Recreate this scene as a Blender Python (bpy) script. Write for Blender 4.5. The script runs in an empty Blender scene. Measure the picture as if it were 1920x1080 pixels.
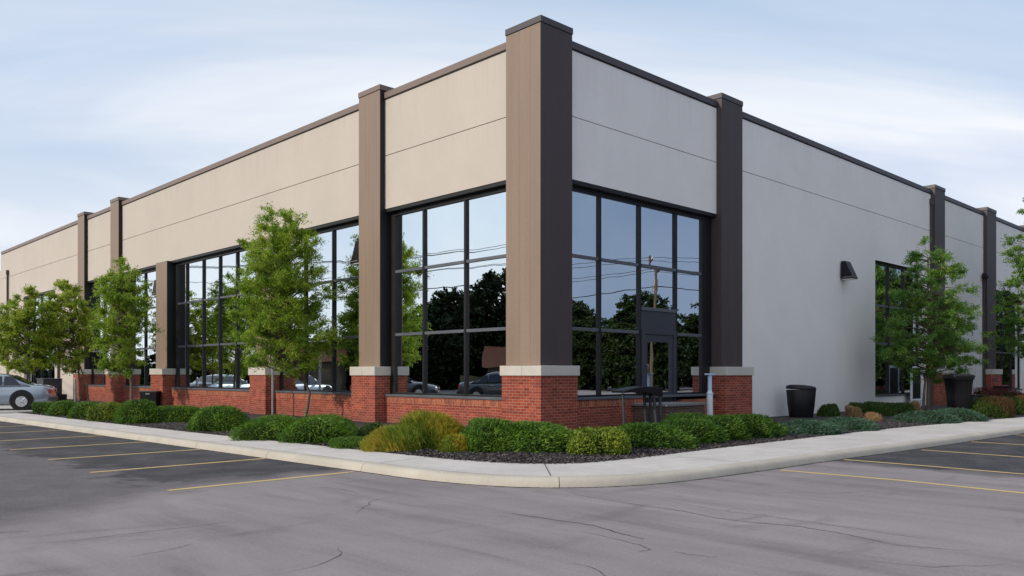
import bpy, math, random
import numpy as np
random.seed(7); rng = np.random.default_rng(11)
PI = math.pi; rad = math.radians
scene = bpy.context.scene
COL = scene.collection

# ---------------------------------------------------------------- frame of reference
# The building corner is the origin: the right facade runs along +x (facing -y),
# the left facade runs along +y (facing -x).  Metres, z up.
CX, CY = 0.748, 21.6
Rv = (0.7195, 0.6945); Lv = (-0.6945, 0.7195)
def W(X, Y):                                   # metres right / ahead of the photographer -> scene
    dx, dy = X - CX, Y - CY
    return (dx*Rv[0] + dy*Rv[1], dx*Lv[0] + dy*Lv[1])

# ---------------------------------------------------------------- object helpers
def tag(o, label=None, cat=None, group=None, kind=None):
    if label: o['label'] = label
    if cat: o['category'] = cat
    if group: o['group'] = group
    if kind: o['kind'] = kind
    return o
def link(o, parent=None):
    COL.objects.link(o)
    if parent is not None: o.parent = parent
    return o
def empty(name, loc=(0,0,0), rz=0.0):
    o = bpy.data.objects.new(name, None); o.empty_display_size = 0.3
    o.location = loc; o.rotation_euler = (0,0,rz)
    return link(o)
def copy_tree(o, parent=None):
    c = o.copy(); COL.objects.link(c)
    if parent is not None: c.parent = parent
    for ch in [x for x in bpy.data.objects if x.parent == o]:
        copy_tree(ch, c)
    return c

class MB:
    def __init__(s): s.v = []; s.f = []; s.m = []; s.sm = []
    def add(s, vs, fs, mi=0, smooth=False):
        n = len(s.v); s.v += [tuple(p) for p in vs]
        for f in fs: s.f.append(tuple(i+n for i in f)); s.m.append(mi); s.sm.append(smooth)
    def box(s, x0,x1,y0,y1,z0,z1, mi=0):
        if x0 > x1: x0,x1 = x1,x0
        if y0 > y1: y0,y1 = y1,y0
        if z0 > z1: z0,z1 = z1,z0
        v = [(x0,y0,z0),(x1,y0,z0),(x1,y1,z0),(x0,y1,z0),(x0,y0,z1),(x1,y0,z1),(x1,y1,z1),(x0,y1,z1)]
        s.add(v, [(0,3,2,1),(4,5,6,7),(0,1,5,4),(1,2,6,5),(2,3,7,6),(3,0,4,7)], mi)
    def tube(s, pts, rs, seg=8, mi=0, smooth=True, caps=True):
        if not isinstance(rs, (list,tuple)): rs = [rs]*len(pts)
        P = [np.array(p, float) for p in pts]; rings = []
        for i,p in enumerate(P):
            t = P[min(i+1,len(P)-1)] - P[max(i-1,0)]; t = t/(np.linalg.norm(t)+1e-9)
            a = np.array((0,0,1.)) if abs(t[2]) < .9 else np.array((1.,0,0))
            u = np.cross(t,a); u /= np.linalg.norm(u); w = np.cross(t,u)
            rings.append([p + rs[i]*(math.cos(2*PI*k/seg)*u + math.sin(2*PI*k/seg)*w) for k in range(seg)])
        vs = [q for r in rings for q in r]; fs = []
        for i in range(len(P)-1):
            for k in range(seg):
                k2 = (k+1)%seg
                fs.append((i*seg+k, (i+1)*seg+k, (i+1)*seg+k2, i*seg+k2))
        s.add(vs, fs, mi, smooth)
        if caps:
            n = len(P)-1
            s.add(rings[0], [tuple(range(seg))], mi); s.add(rings[-1], [tuple(range(seg-1,-1,-1))], mi)
    def loft(s, rings, mi=0, smooth=True, caps=True):
        seg = len(rings[0]); vs = [q for r in rings for q in r]; fs = []
        for i in range(len(rings)-1):
            for k in range(seg):
                k2 = (k+1)%seg
                fs.append((i*seg+k, i*seg+k2, (i+1)*seg+k2, (i+1)*seg+k))
        s.add(vs, fs, mi, smooth)
        if caps:
            s.add(rings[0], [tuple(range(seg-1,-1,-1))], mi); s.add(rings[-1], [tuple(range(seg))], mi)
    def prism(s, prof, axis, a0, a1, mi=0):
        # prof: 2-D polygon; axis 'x': prof=(y,z); 'y': prof=(x,z); 'z': prof=(x,y)
        def P(q,a):
            return {'x':(a,q[0],q[1]),'y':(q[0],a,q[1]),'z':(q[0],q[1],a)}[axis]
        n = len(prof); vs = [P(q,a0) for q in prof]+[P(q,a1) for q in prof]
        fs = [tuple(range(n)), tuple(range(2*n-1,n-1,-1))]+[(i,i+n,(i+1)%n+n,(i+1)%n) for i in range(n)]
        s.add(vs, fs, mi)
    def build(s, name, mats, parent=None, bevel=0, loc=None, seg=2):
        me = bpy.data.meshes.new(name); me.from_pydata(s.v, [], s.f)
        if not isinstance(mats,(list,tuple)): mats = [mats]
        for m in mats: me.materials.append(m)
        me.polygons.foreach_set('material_index', s.m); me.polygons.foreach_set('use_smooth', s.sm)
        me.update()
        import bmesh
        bm = bmesh.new(); bm.from_mesh(me)
        bmesh.ops.recalc_face_normals(bm, faces=bm.faces); bm.to_mesh(me); bm.free()
        o = bpy.data.objects.new(name, me)
        if loc: o.location = loc
        link(o, parent)
        if bevel:
            b = o.modifiers.new('bevel','BEVEL'); b.width = bevel; b.segments = seg; b.limit_method = 'ANGLE'; b.angle_limit = rad(40)
        return o

# ---------------------------------------------------------------- materials
def nm(name):
    m = bpy.data.materials.new(name); m.use_nodes = True; nt = m.node_tree; nt.nodes.clear()
    return m, nt
def node(nt, t, **kw):
    n = nt.nodes.new(t)
    for k,v in kw.items():
        if k in ('operation','blend_type','data_type','feature','wave_type','noise_dimensions','distribution','offset','squash','musgrave_type','interpolation','bands_direction','sky_type','use_clamp','clamp'): setattr(n,k,v)
        else:
            key = int(k[1:]) if k[0]=='i' and k[1:].isdigit() else k.replace('_',' ')
            n.inputs[key].default_value = v
    return n
def mth(nt, op, a, b=None, c=None, clamp=False):
    n = nt.nodes.new('ShaderNodeMath'); n.operation = op; n.use_clamp = clamp
    for i,x in enumerate((a,b,c)):
        if x is None: continue
        if isinstance(x,(int,float)): n.inputs[i].default_value = x
        else: nt.links.new(x, n.inputs[i])
    return n.outputs[0]
def ramp(nt, fac, stops):
    r = nt.nodes.new('ShaderNodeValToRGB'); e = r.color_ramp.elements
    while len(e) < len(stops): e.new(0.5)
    for el,(p,c) in zip(e,stops):
        el.position = p; el.color = (c if len(c)==4 else (*c,1)) if isinstance(c,(tuple,list)) else (c,c,c,1)
    nt.links.new(fac, r.inputs[0]); return r.outputs[0]
def mixc(nt, fac, a, b, mode='MIX'):
    n = nt.nodes.new('ShaderNodeMix'); n.data_type = 'RGBA'; n.blend_type = mode
    for inp,x in ((n.inputs[0],fac),(n.inputs[6],a),(n.inputs[7],b)):
        if isinstance(x,(int,float)): inp.default_value = x
        elif isinstance(x,(tuple,list)): inp.default_value = (*x,1) if len(x)==3 else x
        else: nt.links.new(x, inp)
    return n.outputs[2]
def coords(nt, scale=(1,1,1), loc=(0,0,0), rot=(0,0,0)):
    t = nt.nodes.new('ShaderNodeTexCoord'); mp = nt.nodes.new('ShaderNodeMapping')
    mp.inputs['Scale'].default_value = scale; mp.inputs['Location'].default_value = loc; mp.inputs['Rotation'].default_value = rot
    nt.links.new(t.outputs['Object'], mp.inputs[0]); return mp.outputs[0]
def noise(nt, vec, scale, detail=4, rough=.55, dist=0):
    n = nt.nodes.new('ShaderNodeTexNoise'); nt.links.new(vec, n.inputs['Vector'])
    n.inputs['Scale'].default_value = scale; n.inputs['Detail'].default_value = detail
    n.inputs['Roughness'].default_value = rough; n.inputs['Distortion'].default_value = dist
    return n.outputs[0]
def bump(nt, h, strength=.3, dist=.01):
    b = nt.nodes.new('ShaderNodeBump'); b.inputs['Strength'].default_value = strength; b.inputs['Distance'].default_value = dist
    nt.links.new(h, b.inputs['Height']); return b.outputs[0]
def finish(nt, col, rough=.6, spec=.4, metal=0, nrm=None, coat=0, trans=None):
    p = nt.nodes.new('ShaderNodeBsdfPrincipled'); out = nt.nodes.new('ShaderNodeOutputMaterial')
    if isinstance(col,(tuple,list)): p.inputs['Base Color'].default_value = (*col,1)
    else: nt.links.new(col, p.inputs['Base Color'])
    if isinstance(rough,(int,float)): p.inputs['Roughness'].default_value = rough
    else: nt.links.new(rough, p.inputs['Roughness'])
    p.inputs['Specular IOR Level'].default_value = spec; p.inputs['Metallic'].default_value = metal
    if coat: p.inputs['Coat Weight'].default_value = coat; p.inputs['Coat Roughness'].default_value = .05
    if nrm is not None: nt.links.new(nrm, p.inputs['Normal'])
    sh = p.outputs[0]
    if trans:
        t = nt.nodes.new('ShaderNodeBsdfTranslucent')
        if isinstance(col,(tuple,list)): t.inputs[0].default_value = (*col,1)
        else: nt.links.new(col, t.inputs[0])
        mx = nt.nodes.new('ShaderNodeMixShader'); mx.inputs[0].default_value = trans
        nt.links.new(sh, mx.inputs[1]); nt.links.new(t.outputs[0], mx.inputs[2]); sh = mx.outputs[0]
    nt.links.new(sh, out.inputs[0])
def simple(name, c, rough=.5, spec=.4, metal=0, var=.12, vs=2.0, bs=0, bsc=60, coat=0, streak=False, rain=False):
    m, nt = nm(name)
    v = coords(nt, (3,3,.35) if streak else (1,1,1))
    n = noise(nt, v, vs, 5); n2 = noise(nt, coords(nt), vs*14, 3)
    f = mth(nt,'ADD', mth(nt,'MULTIPLY', n, .7), mth(nt,'MULTIPLY', n2, .3))
    lo = tuple(max(0,x*(1-var*1.6)) for x in c); hi = tuple(min(1,x*(1+var*1.6)) for x in c)
    col = ramp(nt, f, [(.3,lo),(.7,hi)])
    if rain:      # faint run-off streaks below the coping and the panel joint, dust line near the ground
        t = nt.nodes.new('ShaderNodeTexCoord'); sp = nt.nodes.new('ShaderNodeSeparateXYZ'); nt.links.new(t.outputs['Object'], sp.inputs[0]); z = sp.outputs[2]
        sn = ramp(nt, noise(nt, coords(nt, (5,5,.12)), 1.3, 6, .7), [(.48,0.0),(.68,1.0)])
        up = mth(nt,'DIVIDE', mth(nt,'SUBTRACT', z, 9.3), 1.4, clamp=True)
        jn = mth(nt,'MULTIPLY', mth(nt,'DIVIDE', mth(nt,'SUBTRACT', z, 7.9), .9, clamp=True), mth(nt,'LESS_THAN', z, 8.82))
        lo_ = mth(nt,'MULTIPLY', mth(nt,'DIVIDE', mth(nt,'SUBTRACT', 1.1, z), 1.0, clamp=True), .8)
        k = mth(nt,'ADD', mth(nt,'MULTIPLY', mth(nt,'ADD', up, mth(nt,'MULTIPLY', jn, .5)), sn), lo_, clamp=True)
        col = mixc(nt, mth(nt,'MULTIPLY', k, .20), col, tuple(x*.55 for x in c))
        blot = ramp(nt, noise(nt, coords(nt), .5, 6, .62, .4), [(.35,.955),(.65,1.0)]); col = mixc(nt, 1.0, col, blot, 'MULTIPLY')
    rr = mth(nt,'ADD', mth(nt,'MULTIPLY', n, .25), rough-.12)
    nr = bump(nt, noise(nt, coords(nt), bsc, 3), bs, .004) if bs else None
    finish(nt, col, rr, spec, metal, nr, coat); return m

M = {}
M['wall_warm'] = simple('beige_stucco', (.555,.507,.448), .85, .2, var=.018, vs=.35, bs=.5, bsc=60, rain=True)
M['wall_cool'] = simple('pale_grey_paint', (.82,.81,.80), .8, .25, var=.018, vs=.3, bs=.5, bsc=60, rain=True)
M['taupe_lit'] = simple('taupe_lit_cladding', (.255,.188,.142), .55, .35, var=.07, vs=.8, streak=True)  # pilaster cladding on the sunlit facade, sunlight painted in as a lighter tone
M['bronze_shade'] = simple('bronze_shaded_cladding', (.070,.055,.055), .5, .35, var=.08, vs=.8, streak=True)  # same cladding on the shaded facade, shade painted into the colour
M['coping_l'] = simple('taupe_lit_coping', (.20,.15,.125), .45, .4, var=.06, vs=.6)  # coping and caps in the lit tone of the left facade
M['coping_r'] = simple('bronze_shaded_coping', (.075,.066,.07), .4, .45, var=.06, vs=.6)  # coping and caps darkened to paint in the right facade's shade
M['black'] = simple('dark_reveal', (.014,.014,.016), .5, .3, var=.1)
M['frame'] = simple('window_frame_metal', (.012,.012,.014), .45, .35, var=.08)
M['sill'] = simple('grey_sill_metal', (.10,.11,.13), .4, .5, var=.08)
M['door'] = simple('door_paint', (.048,.052,.068), .45, .4, var=.06)
M['roof'] = simple('roof_membrane', (.3,.3,.3), .9)
M['inside'] = simple('dark_interior', (.035,.033,.032), .9, .1, var=.3)
M['cap'] = simple('cast_stone', (.56,.53,.48), .8, .2, var=.07, vs=1.2, bs=.4, bsc=50)
M['concrete_dark'] = simple('coping_stone_grey', (.2,.2,.2), .8, .2, var=.15)
M['bark'] = simple('bark', (.16,.125,.095), .9, .1, var=.3, vs=5, bs=.8, bsc=30)
M['plastic_black'] = simple('black_plastic', (.008,.008,.010), .42, .3, var=.15, vs=3)
M['plastic_grey'] = simple('charcoal_plastic', (.05,.055,.065), .45, .4, var=.15)
M['metal_grey'] = simple('galvanised_steel', (.32,.33,.35), .4, .5, metal=.4, var=.1)
M['white_paint'] = simple('white_paint', (.72,.76,.82), .4, .5, var=.06)
M['blue_white'] = simple('pale_blue_tube', (.5,.66,.86), .3, .5, var=.05)
M['red_paint'] = simple('dark_red_paint', (.22,.02,.03), .4, .5)
M['rubber'] = simple('rubber', (.02,.02,.02), .8, .2)
M['chrome'] = simple('wheel_alloy', (.55,.56,.58), .25, .5, metal=.9, var=.04)
M['wood'] = simple('weathered_pole_wood', (.10,.075,.055), .9, .1, var=.25)
M['line'] = None
for nm_, c in (('car_silver',(.30,.36,.43)),('car_pale',(.38,.47,.55)),('car_dark',(.05,.055,.065))):
    m, nt = nm(nm_); finish(nt, c, .28, .5, .35, None, coat=1); M[nm_] = m
m, nt = nm('car_glass'); finish(nt, (.012,.015,.02), .04, .7); M['car_glass'] = m
m, nt = nm('tail_lamp'); finish(nt, (.35,.02,.02), .15, .6); M['tail'] = m
m, nt = nm('lamp_lens'); finish(nt, (.75,.76,.75), .3, .5); M['lens'] = m
m, nt = nm('headlamp_glass'); finish(nt, (.6,.63,.66), .08, .7); M['headlamp'] = m

# mirror-tinted glazing: mostly reflects, lets a little of the dark room through
m, nt = nm('reflective_glass')
v = coords(nt, (.5,.5,.5)); b = bump(nt, noise(nt, v, 1.1, 2), .045, .06)
gl = nt.nodes.new('ShaderNodeBsdfGlossy'); gl.inputs['Color'].default_value = (.86,.93,.97,1); gl.inputs['Roughness'].default_value = 0.0
nt.links.new(b, gl.inputs['Normal'])
tr = nt.nodes.new('ShaderNodeBsdfTransparent'); tr.inputs[0].default_value = (.35,.37,.40,1)
lw = nt.nodes.new('ShaderNodeLayerWeight'); lw.inputs[0].default_value = .45
fac = ramp(nt, lw.outputs['Facing'], [(0,.62),(.28,.86),(.45,.90),(1,1.0)])
mx = nt.nodes.new('ShaderNodeMixShader'); out = nt.nodes.new('ShaderNodeOutputMaterial')
nt.links.new(fac, mx.inputs[0]); nt.links.new(tr.outputs[0], mx.inputs[1]); nt.links.new(gl.outputs[0], mx.inputs[2]); nt.links.new(mx.outputs[0], out.inputs[0])
M['glass'] = m

def brick(name, c1, c2, mort, soldier=False):
    m, nt = nm(name)
    t = nt.nodes.new('ShaderNodeTexCoord'); sp = nt.nodes.new('ShaderNodeSeparateXYZ'); nt.links.new(t.outputs['Object'], sp.inputs[0])
    h = mth(nt,'ADD', sp.outputs[0], sp.outputs[1]); cb = nt.nodes.new('ShaderNodeCombineXYZ')
    if soldier: nt.links.new(sp.outputs[2], cb.inputs[0]); nt.links.new(h, cb.inputs[1])
    else: nt.links.new(h, cb.inputs[0]); nt.links.new(sp.outputs[2], cb.inputs[1])
    bt = nt.nodes.new('ShaderNodeTexBrick'); nt.links.new(cb.outputs[0], bt.inputs['Vector'])
    bt.inputs['Color1'].default_value = (*c1,1); bt.inputs['Color2'].default_value = (*c2,1); bt.inputs['Mortar'].default_value = (*mort,1)
    bt.inputs['Scale'].default_value = 1; bt.inputs['Mortar Size'].default_value = .007; bt.inputs['Mortar Smooth'].default_value = .2
    bt.inputs['Brick Width'].default_value = .215; bt.inputs['Row Height'].default_value = .078; bt.inputs['Bias'].default_value = -.1
    n = noise(nt, t.outputs['Object'], 3, 5); n2 = noise(nt, t.outputs['Object'], 45, 3)
    c = mixc(nt, .55, bt.outputs['Color'], ramp(nt, n, [(.3,(.62,.58,.58)),(.7,(1.0,1.0,1.0))]), 'MULTIPLY')
    c = mixc(nt, .4, c, ramp(nt, n2, [(.3,.55),(.7,1.0)]), 'MULTIPLY')
    ws = nt.nodes.new('ShaderNodeTexWhiteNoise'); fl = nt.nodes.new('ShaderNodeVectorMath'); fl.operation = 'FLOOR'
    sc2 = nt.nodes.new('ShaderNodeVectorMath'); sc2.operation = 'DIVIDE'; sc2.inputs[1].default_value = (.215,.078,1)
    nt.links.new(cb.outputs[0], sc2.inputs[0]); nt.links.new(sc2.outputs[0], fl.inputs[0]); nt.links.new(fl.outputs[0], ws.inputs['Vector'])
    c = mixc(nt, .55, c, ramp(nt, ws.outputs['Value'], [(0,(.55,.5,.52)),(.5,(.95,.95,.95)),(1,(1.25,1.15,1.05))]), 'MULTIPLY')
    dz = mth(nt,'MULTIPLY', mth(nt,'DIVIDE', mth(nt,'SUBTRACT', .62, sp.outputs[2]), .5, clamp=True), ramp(nt, n, [(.35,.3),(.6,1.0)]))
    c = mixc(nt, mth(nt,'MULTIPLY', dz, .5), c, (.13,.085,.07))
    hh = mth(nt,'ADD', mth(nt,'MULTIPLY', bt.outputs['Fac'], -1), mth(nt,'MULTIPLY', n2, .5))
    finish(nt, c, .85, .2, 0, bump(nt, hh, .6, .006)); return m
M['brick'] = brick('red_brick', (.42,.092,.055), (.28,.06,.042), (.48,.30,.23))
M['soldier'] = brick('red_brick_soldier_course', (.48,.14,.07), (.30,.08,.05), (.52,.36,.28), True)

# asphalt: worn grey lot, darker seal coat in the parking bays along the kerb
m, nt = nm('asphalt')
t = nt.nodes.new('ShaderNodeTexCoord'); ob = t.outputs['Object']
sp = nt.nodes.new('ShaderNodeSeparateXYZ'); nt.links.new(ob, sp.inputs[0]); X_, Y_ = sp.outputs[0], sp.outputs[1]
big = noise(nt, ob, .22, 5, .6, .6); mid = noise(nt, ob, 1.3, 6, .6, .4); fine = noise(nt, ob, 130, 3, .7); med = noise(nt, ob, 24, 4, .7)
st = noise(nt, coords(nt, (1.6,.25,1), rot=(0,0,rad(40))), 1.0, 6, .62, .8)
base = ramp(nt, mth(nt,'ADD', mth(nt,'MULTIPLY', big, .45), mth(nt,'MULTIPLY', st, .55)), [(.3,(.185,.164,.169)),(.48,(.292,.261,.266)),(.72,(.392,.353,.354))])
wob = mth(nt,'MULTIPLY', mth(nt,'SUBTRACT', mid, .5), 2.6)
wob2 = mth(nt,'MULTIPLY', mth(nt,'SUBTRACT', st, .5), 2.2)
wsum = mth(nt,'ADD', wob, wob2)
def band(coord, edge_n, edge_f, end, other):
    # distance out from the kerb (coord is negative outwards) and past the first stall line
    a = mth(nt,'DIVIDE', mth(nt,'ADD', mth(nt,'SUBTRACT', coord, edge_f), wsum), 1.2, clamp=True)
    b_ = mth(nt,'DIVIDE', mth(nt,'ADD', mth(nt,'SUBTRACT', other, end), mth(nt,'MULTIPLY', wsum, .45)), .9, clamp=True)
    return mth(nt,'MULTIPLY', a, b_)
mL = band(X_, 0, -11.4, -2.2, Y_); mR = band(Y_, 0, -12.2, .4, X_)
far = mth(nt,'MULTIPLY', mth(nt,'DIVIDE', mth(nt,'ADD', mth(nt,'SUBTRACT', mth(nt,'SUBTRACT', Y_, mth(nt,'MULTIPLY', X_, .57)), 3.0), mth(nt,'MULTIPLY',wsum,.35)), 1.3, clamp=True), .66)  # soft shade over the left foreground, painted into the asphalt colour
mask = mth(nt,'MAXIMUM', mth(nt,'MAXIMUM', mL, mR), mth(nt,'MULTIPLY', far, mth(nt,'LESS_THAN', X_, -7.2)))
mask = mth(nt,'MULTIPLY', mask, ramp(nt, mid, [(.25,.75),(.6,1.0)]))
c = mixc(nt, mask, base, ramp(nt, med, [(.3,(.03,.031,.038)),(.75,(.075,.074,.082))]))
c = mixc(nt, .5, c, ramp(nt, fine, [(.3,.45),(.7,1.2)]), 'MULTIPLY')
c = mixc(nt, .35, c, ramp(nt, med, [(.3,.6),(.65,1.05)]), 'MULTIPLY')
# exposed stone grit
vo = nt.nodes.new('ShaderNodeTexVoronoi'); vo.inputs['Scale'].default_value = 55; nt.links.new(ob, vo.inputs['Vector'])
grit = ramp(nt, vo.outputs['Distance'], [(.12,1.0),(.30,0.0)])
c = mixc(nt, mth(nt,'MULTIPLY', mth(nt,'MULTIPLY', grit, ramp(nt, med, [(.45,0.0),(.6,1.0)])), .40), c, (.50,.47,.46))
oil = noise(nt, coords(nt, (.5,1.6,1), rot=(0,0,rad(-44))), .9, 6, .62, .6)
c = mixc(nt, ramp(nt, oil, [(.56,0.0),(.74,.38)]), c, (.07,.064,.064))
hgt = mth(nt,'ADD', mth(nt,'MULTIPLY', fine, .6), mth(nt,'MULTIPLY', med, .5))
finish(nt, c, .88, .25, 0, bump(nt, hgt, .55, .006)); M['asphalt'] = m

m, nt = nm('concrete')
ob = coords(nt); a = noise(nt, ob, .7, 6, .6); f2 = noise(nt, ob, 90, 3); st = noise(nt, ob, 4, 5)
c = ramp(nt, a, [(.3,(.55,.52,.49)),(.7,(.66,.63,.60))])
c = mixc(nt, .3, c, ramp(nt, st, [(.35,.72),(.6,1.0)]), 'MULTIPLY'); c = mixc(nt, .3, c, ramp(nt, f2, [(.3,.65),(.7,1.05)]), 'MULTIPLY')
finish(nt, c, .85, .2, 0, bump(nt, f2, .4, .004)); M['concrete'] = m
m, nt = nm('kerb_concrete')
a = noise(nt, coords(nt), 1.1, 6, .6); f2 = noise(nt, coords(nt), 70, 4, .7)
c = ramp(nt, a, [(.3,(.47,.435,.37)),(.7,(.60,.555,.475))])
c = mixc(nt, .45, c, ramp(nt, f2, [(.3,.5),(.65,1.05)]), 'MULTIPLY')
finish(nt, c, .9, .2, 0, bump(nt, f2, .6, .006)); M['kerb'] = m
m, nt = nm('worn_yellow_line')
f2 = noise(nt, coords(nt), 20, 5, .7); f3 = noise(nt, coords(nt), 1.5, 3)
c = ramp(nt, mth(nt,'ADD', mth(nt,'MULTIPLY', f2, .6), mth(nt,'MULTIPLY', f3, .4)), [(.36,(.16,.13,.10)),(.42,(.62,.44,.18)),(.75,(.80,.57,.24))])
finish(nt, c, .8, .2); M['line'] = m
m, nt = nm('crack_tar'); finish(nt, (.05,.046,.046), .95, .1); M['crack'] = m
m, nt = nm('mulch')
f1 = noise(nt, coords(nt), 28, 5, .8); f2 = noise(nt, coords(nt), .9, 3)
c = ramp(nt, f1, [(.3,(.018,.016,.018)),(.5,(.06,.052,.052)),(.72,(.15,.13,.125))])
c = mixc(nt, ramp(nt, f2, [(.5,0.0),(.75,.6)]), c, (.06,.038,.03))
finish(nt, c, .9, .2, 0, bump(nt, f1, 1, .03)); M['mulch'] = m
m, nt = nm('mulch_chip')
g = nt.nodes.new('ShaderNodeNewGeometry')
finish(nt, ramp(nt, g.outputs['Random Per Island'], [(0,(.02,.018,.02)),(.6,(.07,.06,.062)),(1,(.19,.165,.16))]), .85, .25); M['chip'] = m
m, nt = nm('far_grass'); finish(nt, ramp(nt, noise(nt, coords(nt), 2, 6), [(.3,(.03,.05,.015)),(.7,(.08,.10,.03))]), .9, .1); M['grass'] = m

def leafmat(name, c0, c1, c2=None, trans=.3, spec=.3, rough=.55):
    m, nt = nm(name); g = nt.nodes.new('ShaderNodeNewGeometry')
    n = noise(nt, coords(nt), 1.6, 3)
    f = mth(nt,'ADD', mth(nt,'MULTIPLY', g.outputs['Random Per Island'], .55), mth(nt,'MULTIPLY', ramp(nt, n, [(.3,0.0),(.7,1.0)]), .45))
    st = [(.1,c0),(.7,c1)] if c2 is None else [(.1,c0),(.6,c1),(.95,c2)]
    finish(nt, ramp(nt, f, st), rough, spec, 0, None, trans=trans); return m
M['leaf_tree'] = leafmat('leaf_tree', (.09,.18,.02), (.30,.45,.045), (.62,.66,.10), .5)
M['leaf_tree_b'] = leafmat('leaf_tree_yellowing', (.12,.21,.024), (.36,.48,.055), (.72,.67,.10), .5)
M['leaf_tree_c'] = leafmat('leaf_tree_cool', (.055,.15,.026), (.17,.32,.06), (.46,.56,.12), .45)
M['leaf_green'] = leafmat('leaf_green', (.022,.075,.009), (.11,.23,.022), (.27,.42,.045), .3)
M['leaf_deep'] = leafmat('leaf_deep_green', (.014,.05,.006), (.06,.145,.014), (.15,.26,.028), .2)
M['leaf_yellowgreen'] = leafmat('leaf_yellowgreen', (.07,.12,.010), (.18,.25,.02), (.32,.37,.04), .25)
M['leaf_gold'] = leafmat('leaf_gold', (.16,.18,.02), (.38,.33,.03), (.60,.36,.05), .3)
M['leaf_juniper'] = leafmat('leaf_bluegreen', (.025,.06,.038), (.055,.12,.072), (.10,.18,.11), .15)
M['leaf_box'] = leafmat('leaf_boxwood', (.02,.05,.008), (.055,.105,.014), (.10,.15,.03), .15)
M['leaf_tan'] = leafmat('dry_grass', (.26,.16,.08), (.46,.31,.17), None, .3)
M['leaf_red'] = leafmat('leaf_red', (.05,.035,.014), (.10,.055,.018), (.16,.05,.03), .2)
M['leaf_barb'] = leafmat('leaf_barberry', (.05,.010,.012), (.13,.02,.022), None, .2)
M['leaf_orange'] = leafmat('leaf_orange', (.28,.12,.05), (.48,.22,.10), None, .3)
M['leaf_far'] = leafmat('leaf_far', (.008,.020,.004), (.02,.038,.007), (.035,.055,.010), .15)
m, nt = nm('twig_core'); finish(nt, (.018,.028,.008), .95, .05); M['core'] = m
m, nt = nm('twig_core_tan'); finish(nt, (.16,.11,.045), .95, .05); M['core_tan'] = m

# ---------------------------------------------------------------- foliage geometry (numpy)
def quads(C, D, N, Ln, Wd):
    D = D/(np.linalg.norm(D,axis=1,keepdims=True)+1e-9)
    S = np.cross(D,N); S /= (np.linalg.norm(S,axis=1,keepdims=True)+1e-9)
    Ln = np.asarray(Ln).reshape(-1,1); Wd = np.asarray(Wd).reshape(-1,1)
    a = C - D*Ln*.5; b_ = C + S*Wd*.5 - D*Ln*.08; c_ = C + D*Ln*.5; d_ = C - S*Wd*.5 - D*Ln*.08
    V = np.stack([a,b_,c_,d_],1).reshape(-1,3)
    F = np.arange(len(V)).reshape(-1,4)
    return V, F
def leaf_mesh(name, V, F, mats, extra=None, parent=None, mi=None):
    nv, nf = len(V), len(F); me = bpy.data.meshes.new(name)
    if extra is not None:
        eV = np.array(extra.v, float).reshape(-1,3)
    else: eV = np.zeros((0,3))
    allV = np.vstack([V, eV]); loops = [F.reshape(-1)]; tot = [np.full(nf,4)]
    mil = [np.zeros(nf,int) if mi is None else mi]; sm = [np.zeros(nf,bool)]
    if extra is not None:
        for f,mm,s_ in zip(extra.f, extra.m, extra.sm):
            loops.append(np.array(f)+nv); tot.append(np.array([len(f)])); mil.append(np.array([mm])); sm.append(np.array([s_]))
    lp = np.concatenate(loops).astype(np.int32); tt = np.concatenate(tot).astype(np.int32)
    me.vertices.add(len(allV)); me.vertices.foreach_set('co', allV.astype(np.float32).reshape(-1))
    me.loops.add(len(lp)); me.loops.foreach_set('vertex_index', lp)
    me.polygons.add(len(tt)); me.polygons.foreach_set('loop_start', np.concatenate([[0],np.cumsum(tt)[:-1]]).astype(np.int32))
    me.polygons.foreach_set('loop_total', tt)
    if not isinstance(mats,(list,tuple)): mats = [mats]
    for mm in mats: me.materials.append(mm)
    me.polygons.foreach_set('material_index', np.concatenate(mil).astype(np.int32)); me.polygons.foreach_set('use_smooth', np.concatenate(sm))
    me.update(calc_edges=True); me.validate()
    o = bpy.data.objects.new(name, me); return link(o, parent)
def unit(n):
    d = rng.normal(size=(n,3)); return d/np.linalg.norm(d,axis=1,keepdims=True)

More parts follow.
